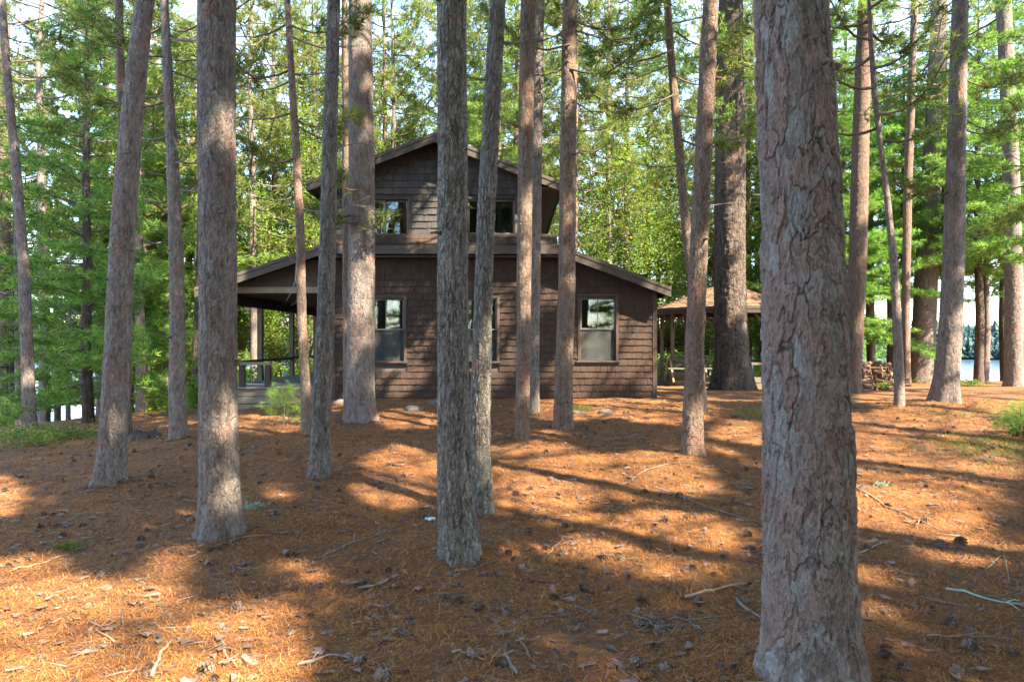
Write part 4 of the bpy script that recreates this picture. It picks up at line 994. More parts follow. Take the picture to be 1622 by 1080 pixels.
# windows
for (kind, x0, x1, z0, z1) in WIN:
    T = TRIMW; y0, y1 = FY - 0.05, FY + 0.05
    m = MB()
    m.bbox(x0 - T, x0, y0, y1, z0, z1 + T); m.bbox(x1, x1 + T, y0, y1, z0, z1 + T); m.bbox(x0, x1, y0, y1, z1, z1 + T)
    wf = m.build("window", TRIM, cabin)
    m = MB(); m.bbox(x0 - T - .03, x1 + T + .03, y0 - .035, y1, z0 - .045, z0 - .002); m.bbox(x0 - T, x1 + T, y0 + .012, y1 - .02, z0 - .10, z0 - .047)
    m.build("sill", TRIM, wf)
    def sash(a, b_, c, d, y, mull=0, sc=False):
        m = MB(); s = 0.035
        m.bbox(a, a + s, y, y + .03, c, d, .003); m.bbox(b_ - s, b_, y, y + .03, c, d, .003); m.bbox(a + s, b_ - s, y, y + .03, c, c + s, .003); m.bbox(a + s, b_ - s, y, y + .03, d - s, d, .003)
        for q in range(mull):
            mx_ = a + (b_ - a) * (q + 1) / (mull + 1); m.bbox(mx_ - .009, mx_ + .009, y + .004, y + .026, c + s, d - s, .002)
        m.build("sash", SASH, wf)
        m = MB(); m.box(a + s - .005, b_ - s + .005, y + .014, y + .018, c + s - .005, d - s + .005); m.build("pane", GLASS, wf)
        if sc:
            m = MB(); m.box(a + .01, b_ - .01, y - .012, y - .008, c + .01, d - .01); m.build("screen", SCREEN, wf)
    if kind == "lower":
        zm = (z0 + z1) / 2
        sash(x0, x1, zm - .01, z1, FY + .012, 1); sash(x0, x1, z0, zm + .02, FY + .048 , 0, True)
    else:
        xm = (x0 + x1) / 2
        sash(x0, xm + .015, z0, z1, FY + .012); sash(xm - .015, x1, z0, z1, FY + .048)
# the porch
DZ = 0.587
m = MB(); m.prism([(XP, 2.75 - .10), (XL - .032, 2.75 - .10), (XL - .032, 2.78), (XP, 2.78)], FY - .06, FY + .06); m.build("porch_beam", PORCH_WOOD, cabin)
m = MB(); m.bbox(XP - .07, XP + .07, FY + .065, BY + .45, 2.43, 2.66); m.build("porch_beam", TRIM, cabin)
m = MB(); m.bbox(XP + .075, XL + .5, BY + .33, BY + .47, 2.43, 2.66); m.build("porch_beam", TRIM, cabin)
m = MB(); m.box(XP - .3, XL - .035, FY + .07, BY + .45, 2.665, 2.69); m.build("porch_ceiling", TRIM, cabin)
z = 2.785
while z < 3.5:
    z1 = z + 0.115
    def xleft(zz): return eaveL[0] + (zz - (eaveL[1] - .16)) * (kneeL[0] - eaveL[0]) / (kneeL[1] - eaveL[1])
    a0, a1 = max(XP - .1, xleft(z)), max(XP - .1, xleft(z1))
    if a1 < XL - .2:
        m = MB(); xr = XL - .034
        m.add([(a0, FY - .032, z), (xr, FY - .032, z), (xr, FY + .01, z), (a0, FY + .01, z), (a1, FY - .016, z1), (xr, FY - .016, z1), (xr, FY + .01, z1), (a1, FY + .01, z1)], MB.BQ)
        m.build("siding_board", TRIM, cabin)
    z = z1 + .002
for y in (15.05, 17.5, 20.0, BY + .4):
    m = MB(); m.bbox(XP - .065, XP + .065, y - .065, y + .065, DZ, 2.43 if y > 15.1 else 2.645, .01); m.build("porch_post", PORCH_WOOD, cabin)
m = MB(); y = FY - .03
while y < BY + .4:
    m.box(XP - .08, XL - .035, y, y + .134, DZ - .035, DZ); y += .14
m.build("deck_floor", DECK_PAINT, cabin, None, "stuff")
for k, (a, b_) in enumerate(((DZ - .04, DZ - .20), (DZ - .215, DZ - .36), (DZ - .375, DZ - .52), (DZ - .535, DZ - .72))):
    m = MB(); m.bbox(XP - .07, XL - .04, FY - .015 - .006 * (k % 2), FY + .03, b_, a); m.build("skirt_board", PORCH_WOOD, cabin)
m = MB(); m.bbox(XP - .09, XL - .04, FY - .075, FY - .034, DZ - .034, DZ + .002); m.build("deck_edge", PORCH_WOOD, cabin)
m = MB(); m.box(XP - .06, XP - .02, FY + .04, BY + .4, -0.4, DZ - .04); m.build("skirt_board", PORCH_WOOD, cabin)
# rails
RZ = 1.10
for (a, b_) in ((XP + .07, -5.30),):
    m = MB(); m.bbox(a, b_, FY - .01, FY + .12, RZ - .03, RZ + .035); m.build("rail", PORCH_WOOD, cabin)
for xx in (-5.95, -5.38):
    m = MB(); m.bbox(xx - .06, xx + .06, FY + .0, FY + .11, DZ, RZ - .032); m.build("rail_post", TRIM, cabin)
for (y0, y1) in ((15.12, 17.43), (17.57, 19.93), (20.07, BY + .33)):
    m = MB(); m.bbox(XP - .05, XP + .07, y0, y1, RZ - .03, RZ + .035); m.build("rail", PORCH_WOOD, cabin)
m = MB(); m.bbox(XP + .07, XL + .4, BY + .35, BY + .46, RZ - .03, RZ + .035); m.build("rail", PORCH_WOOD, cabin)
for xx in (-6.0, -5.4, -4.8, -4.2):
    m = MB(); m.bbox(xx - .06, xx + .06, BY + .35, BY + .46, DZ, RZ - .032); m.build("rail_post", TRIM, cabin)
# step in front of the porch
# foundation stones
for (px, py, s, lab) in ((655, 650, .17, "pale flat rock lying in the needles under the left cabin window"), (541, 640, .18, "bluish stone at the cabin foot between the slender and the sun-striped pine"), (690, 640, .16, "small rock at the cabin foot behind the thick twin trunk"), (960, 655, .14, "greyish rock in the needles below the lean-to window"), (715, 705, .12, "half-buried stone beside the thick grey twin trunk"), (915, 655, .12, "mossy small stone near the reddish pine's foot")):
    p = ground_at(px, py); r2 = np.random.default_rng(int(px))
    nth, nph = 10, 6; Vs = []
    for a in range(nph):
        for c in range(nth):
            ph = math.pi * (a + .5) / nph; t_ = 2 * math.pi * c / nth; q = s * (1 + r2.uniform(-.18, .18))
            Vs.append((q * math.sin(ph) * math.cos(t_), q * .8 * math.sin(ph) * math.sin(t_), q * .45 * math.cos(ph)))
    Qs = [[a * nth + c, (a + 1) * nth + c, (a + 1) * nth + (c + 1) % nth, a * nth + (c + 1) % nth] for a in range(nph - 1) for c in range(nth)]
    Ts = [[0, c, c + 1] for c in range(1, nth - 1)] + [[(nph - 1) * nth, (nph - 1) * nth + c + 1, (nph - 1) * nth + c] for c in range(1, nth - 1)]
    o = link("rock", mk_mesh("rock", Vs, [np.array(Qs), np.array(Ts)], ROCK, True)); o.location = p + np.array([0, 0, s * .08]); tag(o, lab, "rock")

# ------------------------------------------------------------------ gazebo, picnic table, shed, firewood
gc = np.array([7.2, 23.2]); gz = float(terrain(*gc)); GFZ = gz + 0.18; GR = 2.25
gaz = empty("gazebo", (gc[0], gc[1], gz), "open gazebo with a tan shingled hip roof beside the cabin", "gazebo")
EZ, AZ_, ER = 2.66, 3.60, 2.48
corn = [(math.radians(22.5 + 45 * k)) for k in range(8)]
rf = MB(); rg = np.random.default_rng(8); under = MB()
for k in range(8):
    a0, a1 = corn[k], corn[(k + 1) % 8]
    p0 = np.array([gc[0] + ER * math.cos(a0), gc[1] + ER * math.sin(a0), EZ]); p1 = np.array([gc[0] + ER * math.cos(a1), gc[1] + ER * math.sin(a1), EZ]); ap = np.array([gc[0], gc[1], AZ_])
    nrm = np.cross(p1 - p0, ap - p0); nrm /= np.linalg.norm(nrm)
    under.add([p0, p1, ap, p0 - [0, 0, .06], p1 - [0, 0, .06], ap - [0, 0, .06]], [[0, 3, 4, 1]], [[0, 1, 2], [3, 5, 4]])
    nc = 18
    for c in range(nc):
        f0, f1 = c / nc, min(1, (c + 1.08) / nc)
        l0, r0 = p0 + (ap - p0) * f0, p1 + (ap - p1) * f0; l1, r1 = p0 + (ap - p0) * f1, p1 + (ap - p1) * f1
        ns = max(2, int(np.linalg.norm(r0 - l0) / 0.13))
        for s in range(ns):
            u0, u1 = s / ns, (s + .95) / ns; lf = .022 + rg.uniform(-.006, .01)
            A, B, Cc, D = l0 + (r0 - l0) * u0, l0 + (r0 - l0) * u1, l1 + (r1 - l1) * u1, l1 + (r1 - l1) * u0
            rf.add([A + nrm * .003, B + nrm * .003, B + nrm * lf, A + nrm * lf, D + nrm * .004, Cc + nrm * .004, Cc + nrm * .008, D + nrm * .008], [[0, 1, 2, 3], [3, 2, 6, 7], [0, 3, 7, 4], [1, 5, 6, 2], [4, 7, 6, 5]])
under.build("roof", ROOF_DARK, gaz); rf.build("roof_shingles", GAZ_SHINGLE, gaz, None, "stuff")
for k in range(8):
    a0, a1 = corn[k], corn[(k + 1) % 8]
    q0 = (gc[0] + ER * .985 * math.cos(a0), gc[1] + ER * .985 * math.sin(a0), EZ - .12); q1 = (gc[0] + ER * .985 * math.cos(a1), gc[1] + ER * .985 * math.sin(a1), EZ - .12)
    m = MB(); m.beam(q0, q1, .04, .14); m.build("fascia_board", TRIM, gaz)
    P0 = np.array([gc[0] + GR * .93 * math.cos(a0), gc[1] + GR * .93 * math.sin(a0)]); P1 = np.array([gc[0] + GR * .93 * math.cos(a1), gc[1] + GR * .93 * math.sin(a1)])
    m = MB(); m.bbox(P0[0] - .055, P0[0] + .055, P0[1] - .055, P0[1] + .055, GFZ, EZ - .06); m.build("post", GREY_TIMBER, gaz)
    e = (P1 - P0) / np.linalg.norm(P1 - P0)
    for (s, t_) in ((P0, e), (P1, -e)):
        m = MB(); a = s + t_ * .05; b_ = s + t_ * .5; m.beam((a[0], a[1], EZ - .62), (b_[0], b_[1], EZ - .14), .05, .07); m.build("brace", GREY_TIMBER, gaz)
    if k != 1:
        for zz, hh in ((GFZ + .62, .07), (GFZ + .12, .16)):
            a = P0 + e * .06; b_ = P1 - e * .06
            m = MB(); m.beam((a[0], a[1], zz), (b_[0], b_[1], zz), .05, hh); m.build("rail", GREY_TIMBER, gaz)
fl = MB(); q = [(gc[0] + GR * math.cos(a), gc[1] + GR * math.sin(a)) for a in corn]
fl.add([(x, y, GFZ) for x, y in q] + [(x, y, gz - .5) for x, y in q], [[k, (k + 1) % 8, 8 + (k + 1) % 8, 8 + k] for k in range(8)], [[0, k, k + 1] for k in range(1, 7)])
fl.build("floor", GREY_TIMBER, gaz)
tb = empty("picnic_table", (5.75, 22.6, GFZ), "pale timber picnic table with slanting legs under the gazebo", "table")
tx, ty = 5.75, 22.6
for k in range(5):
    m = MB(); m.bbox(tx - .75, tx + .75, ty - .36 + k * .146, ty - .36 + k * .146 + .135, GFZ + .70, GFZ + .74); m.build("plank", GREY_TIMBER, tb)
for s in (-1, 1):
    m = MB(); m.bbox(tx - .75, tx + .75, ty + s * .68 - .12, ty + s * .68 + .12, GFZ + .42, GFZ + .46); m.build("bench", GREY_TIMBER, tb)
    for t_ in (-1, 1):
        m = MB(); m.beam((tx + s * .55, ty + t_ * .62, GFZ), (tx + s * .55, ty + t_ * .2, GFZ + .70), .04, .09); m.build("leg", PALE_TIMBER, tb)
    m = MB(); m.beam((tx + s * .50, ty, GFZ + .3), (tx + s * .06, ty, GFZ + .695), .04, .07); m.build("brace", PALE_TIMBER, tb)
# the shed further back
sx, sy = 8.1, 32.5; sz = float(terrain(sx, sy)); szb = EYE - 48 * sy / FPX
shed = empty("shed", (sx, sy, sz), "dark low shed glimpsed through the gazebo posts", "shed")
m = MB(); m.box(sx - 1.3, sx + 1.3, sy, sy + 2, sz - .3, 1.75); m.build("wall", SHINGLE, shed)
m = MB(); m.prism([(sx - 1.6, 1.72), (sx, 2.22), (sx, 2.28), (sx - 1.6, 1.78)], sy - .3, sy + 2.3); m.prism([(sx, 2.22), (sx + 1.6, 1.72), (sx + 1.6, 1.78), (sx, 2.28)], sy - .3, sy + 2.3); m.prism([(sx - 1.3, 1.752), (sx + 1.3, 1.752), (sx, 2.2)], sy, sy + 2); m.build("roof", GAZ_SHINGLE, shed)
m = MB(); m.box(sx - .5, sx + .35, sy - .03, sy, .62, .95); wsh = m.build("window", WHITE_M, shed)
m = MB()
for k in range(3): m.box(sx - .45 + k * .27, sx - .23 + k * .27, sy - .036, sy - .031, .66, .91)
for k in range(3):
    m = MB(); m.box(sx - .45 + k * .27, sx - .23 + k * .27, sy - .036, sy - .031, .66, .91); m.build("pane", GLASS, wsh)
# firewood stack
fp0 = ground_at(1364, 622); fp1 = ground_at(1428, 612)
rl = np.random.default_rng(12)
ax_ = (fp1 - fp0)[:2]; Lf = np.linalg.norm(ax_); ax_ = ax_ / Lf; nrmf = np.array([ax_[1], -ax_[0]])
logmesh = []
for k in range(5):
    m = MB(); n = 6; r0 = rl.uniform(.036, .055); th = np.sort(rl.uniform(0, 6.28, 5)); th = np.arange(5) * 1.2566 + rl.uniform(-.3, .3, 5)
    pr = r0 * rl.uniform(.75, 1.15, 5); Lg = rl.uniform(.17, .24)
    Vv = [(s * Lg, pr[i] * math.cos(th[i]), pr[i] * math.sin(th[i])) for s in (-1, 1) for i in range(5)]
    m.add(Vv, [[i, (i + 1) % 5, 5 + (i + 1) % 5, 5 + i] for i in range(5)], [[0, 2, 1], [0, 3, 2], [0, 4, 3], [5, 6, 7], [5, 7, 8], [5, 8, 9]])
    logmesh.append(m.mesh("log", LOGWOOD))
nlog = 0
for row in range(11):
    nrow = int(Lf / 0.21) - int(row * 0.3)
    for c in range(nrow):
        along = Lf * .02 + c * .21 + (row % 2) * .09 + rl.uniform(-.02, .02)
        if row > 6 and along > Lf * .62: continue
        p = fp0[:2] + ax_ * along + nrmf * rl.uniform(-.05, .05)
        o = link("log", logmesh[nlog % 5]); o.location = (p[0], p[1], float(terrain(p[0], p[1])) + .05 + row * .066 + rl.uniform(-.008, .008))
        o.rotation_euler = (rl.uniform(0, 6.28), rl.uniform(-.06, .06), math.atan2(ax_[1], ax_[0]) + rl.choice([0.0, 0.1, -0.1, 0.0, 1.5]) + rl.uniform(-.15, .15))
        tag(o, "split firewood log in the low stack between the lakeside pines", "log", "firewood logs in the stack"); nlog += 1

# ------------------------------------------------------------------ dead branch on the crooked young pine, sprigs on the sun-striped pine
root4, P4, R4, d4 = ROOTS[6]
m = MB(); B = [ray(477, 400, d4), ray(470, 418, d4 - .1), ray(468, 445, d4 - .15), ray(462, 462, d4 - .2), ray(447, 488, d4 - .25)]
m.tube(B, [.012, .011, .009, .007, .003], 5)
m.tube([ray(468, 440, d4 - .15), ray(473, 462, d4 - .2), ray(468, 480, d4 - .2), ray(460, 484, d4 - .2)], [.007, .006, .004, .002], 5)
m.tube([ray(470, 418, d4 - .1), ray(460, 410, d4 - .2), ray(452, 398, d4 - .3)], [.006, .004, .002], 5)
m.build("dead_branch", TWIG_GREY, root4, None, None, True)
def sprigs(root, d, spots, seed, mat=NEEDLE_RED, L=0.16, w=.018):
    cr = Crown(seed)
    for (px, py, az, Lb) in spots:
        bough_red(cr, ray(px, py, d), az, Lb, 0.1, 1.6, 0.014)
    C, A = cr.arr(); V, T = needles(C, A, cr.r, L, w, 14, .7); off = np.array(root.location)
    link("sprig", mk_mesh("sprig", V - off, T, mat), root); link("sprig_twigs", cr.wood.mesh("sprig_twigs", LIMB, off, True), root, "stuff")
sprigs(ROOTS[7][0], ROOTS[7][3] - .2, [(566, 350, 3.6, .6), (578, 358, -.6, .45), (556, 340, 3.2, .5), (566, 300, 4.2, .4)], 61)
sprigs(ROOTS[14][0], ROOTS[14][3] - .4, [(1150, 200, 4.4, .9), (1160, 90, 4.0, 1.3), (1150, 110, 3.5, 1.6), (1140, 60, 3.3, 2.2), (1165, 205, 5.4, .7), (1165, 50, 5.8, 1.5)], 62, NEEDLE_WHITE, .13)
sprigs(ROOTS[13][0], ROOTS[13][3], [(1064, 80, 3.0, 1.9), (1066, 120, .2, 1.2), (1062, 60, 3.5, 2.3), (1075, 220, .1, 1.3), (1068, 150, 2.8, 1.7), (1070, 50, 0.4, 1.6)], 63)

sprigs(ROOTS[11][0], ROOTS[11][3], [(903, 30, .1, 1.5), (902, 70, 3.3, 1.1), (903, 110, -.3, 1.2)], 64)
sprigs(ROOTS[24][0], ROOTS[24][3], [(262, 40, 2.9, 1.5), (266, 110, .2, 1.1), (268, 160, 3.3, 1.4), (274, 250, .1, .8)], 65)
sprigs(ROOTS[6][0], ROOTS[6][3], [(459, 40, .1, 1.0), (462, 110, 3.0, 1.1), (468, 190, .3, .8), (470, 250, 3.2, .8)], 66)
sprigs(ROOTS[22][0], ROOTS[22][3], [(16, 110, .2, 1.6), (24, 200, .1, 1.3), (12, 60, -.2, 1.8)], 67)
sprigs(ROOTS[20][0], ROOTS[20][3], [(1516, 200, .1, 1.5), (1513, 300, 3.1, 1.3), (1519, 120, .3, 1.7), (1512, 360, .2, 1.4)], 68)
# bare curved limbs on the pines beyond, seen against the sky
def bare_limbs(idx, spots, seed):
    root, P, R, d = ROOTS[idx]; m = MB(); r = np.random.default_rng(seed)
    for (py, sgn, L) in spots:
        z = wz(py, d); p = np.array([np.interp(z, P[:, 2], P[:, 0]), np.interp(z, P[:, 2], P[:, 1]), z]); k = 6; t = np.linspace(0, 1, k)
        az = r.uniform(-.7, .7) + (0 if sgn > 0 else math.pi)
        Q = p + np.stack([np.cos(az) * L * t, np.sin(az) * L * t, L * (-.35 * t + .45 * t ** 2 + r.uniform(-.25, .25) * t)], -1) + r.normal(0, .03 * L, (k, 3)) * t[:, None]
        m.tube(Q, .016 * (1 - t * .85), 5)
        for _ in range(3):
            q = Q[int(r.integers(2, k))]; e = q + np.array([np.cos(az), np.sin(az), 0]) * r.uniform(.1, .4) * L + r.normal(0, .14 * L, 3)
            m.tube([q, (q + e) / 2 + r.normal(0, .03, 3), e], [.008, .006, .002], 4)
    m.build("dead_branch", TWIG_GREY, root, None, "stuff", True)
bare_limbs(6, [(120, 1, 1.3), (60, 1, 1.1), (200, 1, 1.2), (40, -1, 1.4), (130, -1, 1.3), (250, -1, 1.0), (310, -1, .9), (330, 1, .8), (180, -1, 1.5)], 1)
bare_limbs(24, [(60, 1, 1.2), (150, -1, 1.2), (210, -1, 1.4), (90, -1, 1.5), (300, 1, .9), (260, 1, 1.1)], 2)
bare_limbs(13, [(180, 1, 1.6), (260, -1, 1.3), (100, -1, 2.0), (320, 1, 1.1)], 3)
bare_limbs(22, [(80, 1, 2.0), (150, 1, 1.6), (230, 1, 1.3), (40, 1, 1.8)], 4)
bare_limbs(20, [(70, 1, 1.8), (110, -1, 2.4), (60, 1, 2.2), (180, 1, 1.5), (240, 1, 1.8)], 5)
bare_limbs(11, [(40, 1, 1.6), (150, 1, .8), (100, -1, 1.0)], 6)
bare_limbs(3, [(60, 1, .7), (120, -1, .5)], 7)

# ------------------------------------------------------------------ undergrowth
def sapling(px, py, h, label, seed):
    p = ground_at(px, py); cr = Crown(seed)
    P = np.array([p, p + [0.02, 0, h * .5], p + [0, 0, h]])
    o = empty("pine_sapling", p, label, "sapling")
    m = MB(); m.tube(P, [.012, .009, .004], 6); m.build("stem", LIMB, o)
    for i in range(14):
        f = .2 + .8 * i / 14; bough_white(cr, p + [0, 0, h * f], i * 2.4, h * .52 * (1.1 - f) + .05, .25, 1.3, .005, .05)
    C, A = cr.arr(); V, T = needles(C, A, cr.r, .085, .0035, 20, .7)
    link("foliage", mk_mesh("foliage", V - p, T, NEEDLE_WHITE), o)
sapling(449, 676, 0.66, "small feathery pine sapling in front of the porch boards", 71)
sapling(1616, 694, 0.45, "low green pine seedling at the picture edge on the lake side", 72)
# leafy shrubs: yellow undergrowth beyond the porch and at the clearing
def shrub(px, py, w, h, label, seed, mat=LEAF_FERN, group=None):
    p = ground_at(px, py); r = np.random.default_rng(seed); o = empty("shrub", p, label, "shrub", group)
    n = int(160 * w * h + 60)
    C = np.stack([r.normal(0, w * .4, n), r.normal(0, w * .35, n), r.uniform(.03, 1, n) ** .8 * h], -1); C[:, 2] *= np.exp(-(C[:, 0] / w) ** 2)
    V, Q = leaves(C, r, .032, 10, .06); link("foliage", mk_mesh("foliage", V, Q, mat), o)
    m = MB()
    for _ in range(8):
        e = C[int(r.integers(0, n))]; m.tube([(0, 0, -.03), e * [.5, .5, .6], e], [.008, .006, .003], 4)
    link("stems", m.mesh("stems", LIMB), o, "stuff")
for k, (px, py, w, h, lab) in enumerate((
    (262, 640, .9, .55, "yellow shrub at the clearing beyond the brown pine"), (222, 652, .8, .5, "yellow-green shrub under the pale lit trunk"), (300, 632, .8, .7, "bright yellow shrub beside the dark pine's swollen foot"),
    (20, 694, .9, .16, "low dark green shrub at the pine cut by the picture edge"), (95, 694, .9, .2, "low green shrub under the dense feathery white pine"), (60, 704, .7, .12, "low creeping shrub at the slim leaning pine's foot"),
    (1625, 690, .3, .2, "small green shrub at the lake-side picture edge"), (1450, 606, .5, .16, "low yellow-green shrub at the foot of the broad leaning pine"), (1540, 612, .7, .14, "small shrub on the bank before the lake"), (1200, 612, .5, .5, "green shrub beside the huge white pine's root"), (1395, 618, .4, .18, "yellow weeds at the foot of the firewood stack"))):
    shrub(px, py, w, h, lab, 300 + k)
for k, (x, y, w, h) in enumerate(((-8.4, 18.5, .9, .8), (-8.2, 21.5, 1.1, 1.0), (-7.6, 24.5, 1.2, 1.0), (-9.6, 23.5, 1.2, .9), (-6.2, 26, 1.2, 1.1), (-4.8, 25.5, 1.2, 1.0), (-10.5, 20.5, 1.0, .7), (5.5, 27, 1.2, 1.0), (8.2, 27, 1.2, 1.0), (7, 28.5, 1.4, 1.2), (10, 27.5, 1.2, .9))):
    r = np.random.default_rng(400 + k); z = float(terrain(x, y)); o = empty("shrub", (x, y, z), "yellow-green waist-high undergrowth behind the " + ("porch" if x < 0 else "gazebo"), "shrub", "undergrowth shrubs behind the " + ("porch" if x < 0 else "gazebo"))
    n = 300; C = np.stack([r.normal(0, w * .4, n), r.normal(0, w * .4, n), r.uniform(.03, 1, n) * h], -1)
    V, Q = leaves(C, r, .055, 6, .09); link("foliage", mk_mesh("foliage", V, Q, LEAF_YELLOW), o)
# grass: sparse blades on the lake side and along the bank
def blades(cells, n, hgt, w, seed):
    r = np.random.default_rng(seed); out = []
    for (px, py, rx, ry, k) in cells:
        for _ in range(int(n * k)):
            a, b_ = px + r.normal(0, rx * .5), py + r.normal(0, ry * .5)
            if b_ < 575: continue
            d = None
            out.append((a, b_))
    P = np.array([ground_at(a, b_) for a, b_ in out])
    N = len(P); m = 5
    Bp = np.repeat(P, m, 0) + r.normal(0, .05, (N * m, 3)) * [1, 1, 0]
    D = unit(r.normal(0, .5, (N * m, 3)) + [0, 0, 1.0]); sd = unit(np.cross(D, r.normal(0, 1, (N * m, 3)))); h = hgt * r.uniform(.5, 1.2, (N * m, 1))
    V = np.stack([Bp - sd * w, Bp + sd * w, Bp + D * h], 1).reshape(-1, 3); return V, np.arange(len(V)).reshape(-1, 3)
V, T = blades([(1545, 706, 110, 16, .6), (1600, 720, 70, 24, .4), (1560, 645, 120, 26, 1), (1190, 655, 30, 10, .3), (60, 690, 130, 12, 2.0), (240, 650, 80, 14, 1.2), (920, 648, 20, 6, .2), (1290, 610, 20, 8, .3)], 260, .09, .004, 81)
tag(link("grass", mk_mesh("grass", V, T, LEAF_FERN), None, "stuff"), "sparse green grass and weeds over the needle bank", "grass")

# ------------------------------------------------------------------ the needle floor: fallen needles, cones, twigs, bark flakes
rn = np.random.default_rng(99)
def gpoint(x, y): return terrain(x, y) + relief(x, y) * np.clip(1.4 - np.hypot(x, y) / 40, .2, 1)
NN = 340000
yy = 2.2 + (rn.random(NN) ** 1.25) * 12.0; xx = rn.uniform(-0.85, 0.85, NN) * yy
kp = fbm(xx * .55 + 40, yy * .55, 61, 4) + fbm(xx * 2.1, yy * 2.1, 62, 3) * .8 < rn.uniform(.13, .6, NN)
xx, yy = xx[kp], yy[kp]; NN = len(xx)
Bx = np.stack([xx, yy, gpoint(xx, yy)], -1)
az = rn.uniform(0, 6.283, NN) ; L = rn.uniform(.03, .07, NN) * (1 + yy * .03); wd = rn.uniform(.0006, .0012, NN) * (0.8 + yy * .12)
dx, dy = np.cos(az), np.sin(az)
e1x, e1y = xx + dx * L * .5, yy + dy * L * .5; cv = rn.normal(0, .10, NN) * L
e2x, e2y = xx + dx * L - dy * cv, yy + dy * L + dx * cv
lift = np.abs(rn.normal(0, .009, NN)) + .003; lift2 = np.abs(rn.normal(0, .014, NN)) + .003
Ma = np.stack([e1x, e1y, gpoint(e1x, e1y) + lift + .004], -1); Ea = np.stack([e2x, e2y, gpoint(e2x, e2y) + lift2], -1); Bx[:, 2] += .002 + np.abs(rn.normal(0, .006, NN))
sd = np.stack([-dy, dx, np.zeros(NN)], -1) * wd[:, None]
V = np.stack([Bx - sd, Bx + sd, Ma + sd, Ma - sd, Ea], 1).reshape(-1, 3)
bi = np.arange(NN)[:, None] * 5
mesh = mk_mesh("pine_needles", V, [(bi + np.array([[0, 1, 2, 3]])), (bi + np.array([[3, 2, 4]]))], FALLEN)
tag(link("pine_needles", mesh, None, "stuff"), "rust coloured carpet of fallen pine needles", "needles")

def cone_mesh(seed, L, Rm, openn):
    r = np.random.default_rng(seed); m = MB(); k = 0
    n = 46
    for i in range(n):
        f = (i + .5) / n; a = i * 2.39996; rr = Rm * (math.sin(math.pi * min(1, .12 + .86 * f)) ** .7); x = -L / 2 + L * f
        d = np.array([0, math.cos(a), math.sin(a)]); t = np.array([0, -math.sin(a), math.cos(a)]); w = rr * .42 + .002
        b0 = np.array([x - L * .02, 0, 0]) + d * rr * .25; tip = np.array([x + L * (.10 - .05 * openn), 0, 0]) + d * rr * (1.0 + .25 * openn * r.uniform(.6, 1.2))
        up = np.array([.004, 0, 0])
        m.add([b0 - t * w * .5, b0 + t * w * .5, tip + t * w * .62, tip + up + d * .002, tip - t * w * .62], [[0, 1, 2, 4]], [[2, 3, 4]])
    xs = np.linspace(-L / 2, L / 2, 5); m.tube(np.stack([xs, xs * 0, xs * 0], -1), Rm * .55 * np.sin(math.pi * np.linspace(.1, .95, 5)), 6)
    return m.mesh("pine_cone", CONE_M)
CONES = [cone_mesh(i, L_, r_m, o_) for i, (L_, r_m, o_) in enumerate(((.058, .021, .4), (.05, .024, 1.2), (.065, .022, .2), (.048, .025, 1.5)))]
ncone = 0; tries = 0; conexy = []
while ncone < 300 and tries < 5000:
    tries += 1
    y = 2.6 + rn.random() ** 1.4 * 9.5; x = rn.uniform(-.80, .80) * y
    if fbm(np.array([x * .9]), np.array([y * .9]), 5, 2)[0] < -.12 and rn.random() < .6: continue
    s = rn.uniform(0.8, 1.4)
    o = link("pine_cone", CONES[ncone % 4]); o.location = (x, y, float(gpoint(x, y)) + rn.uniform(.004, .016) * s); o.scale = (s, s, s)
    o.rotation_euler = (rn.uniform(0, 6.28), rn.uniform(-.5, .5), rn.uniform(0, 6.28))
    tag(o, "dark open pine cone lying loose on the needle floor", "pine cone", "pine cones scattered on the needles"); ncone += 1
cv = []; cf = []; ct = []; cn_ = 0
for k in range(420):
    src = CONES[k % 4]; a = np.empty(len(src.vertices) * 3, np.float32); src.vertices.foreach_get("co", a); a = a.reshape(-1, 3) * rn.uniform(.5, 1.0)
    y = 2.8 + rn.random() ** 1.0 * 11; x = rn.uniform(-.8, .8) * y; t_ = rn.uniform(0, 6.28); t2 = rn.uniform(-.5, .5)
    a = np.column_stack([a[:, 0] * math.cos(t2) - a[:, 2] * math.sin(t2), a[:, 1], a[:, 0] * math.sin(t2) + a[:, 2] * math.cos(t2)])
    a = np.column_stack([a[:, 0] * math.cos(t_) - a[:, 1] * math.sin(t_), a[:, 0] * math.sin(t_) + a[:, 1] * math.cos(t_), a[:, 2]]) + [x, y, float(gpoint(x, y)) + rn.uniform(0, .008)]
    for p_ in src.polygons: (cf if len(p_.vertices) == 4 else ct).append([q + cn_ for q in p_.vertices])
    cv.append(a); cn_ += len(a)
tag(link("small_pine_cones", mk_mesh("small_pine_cones", np.concatenate(cv), [np.array(cf), np.array(ct)], CONE_M), None, "stuff"), "many smaller cones half sunk in the needles", "pine cones")
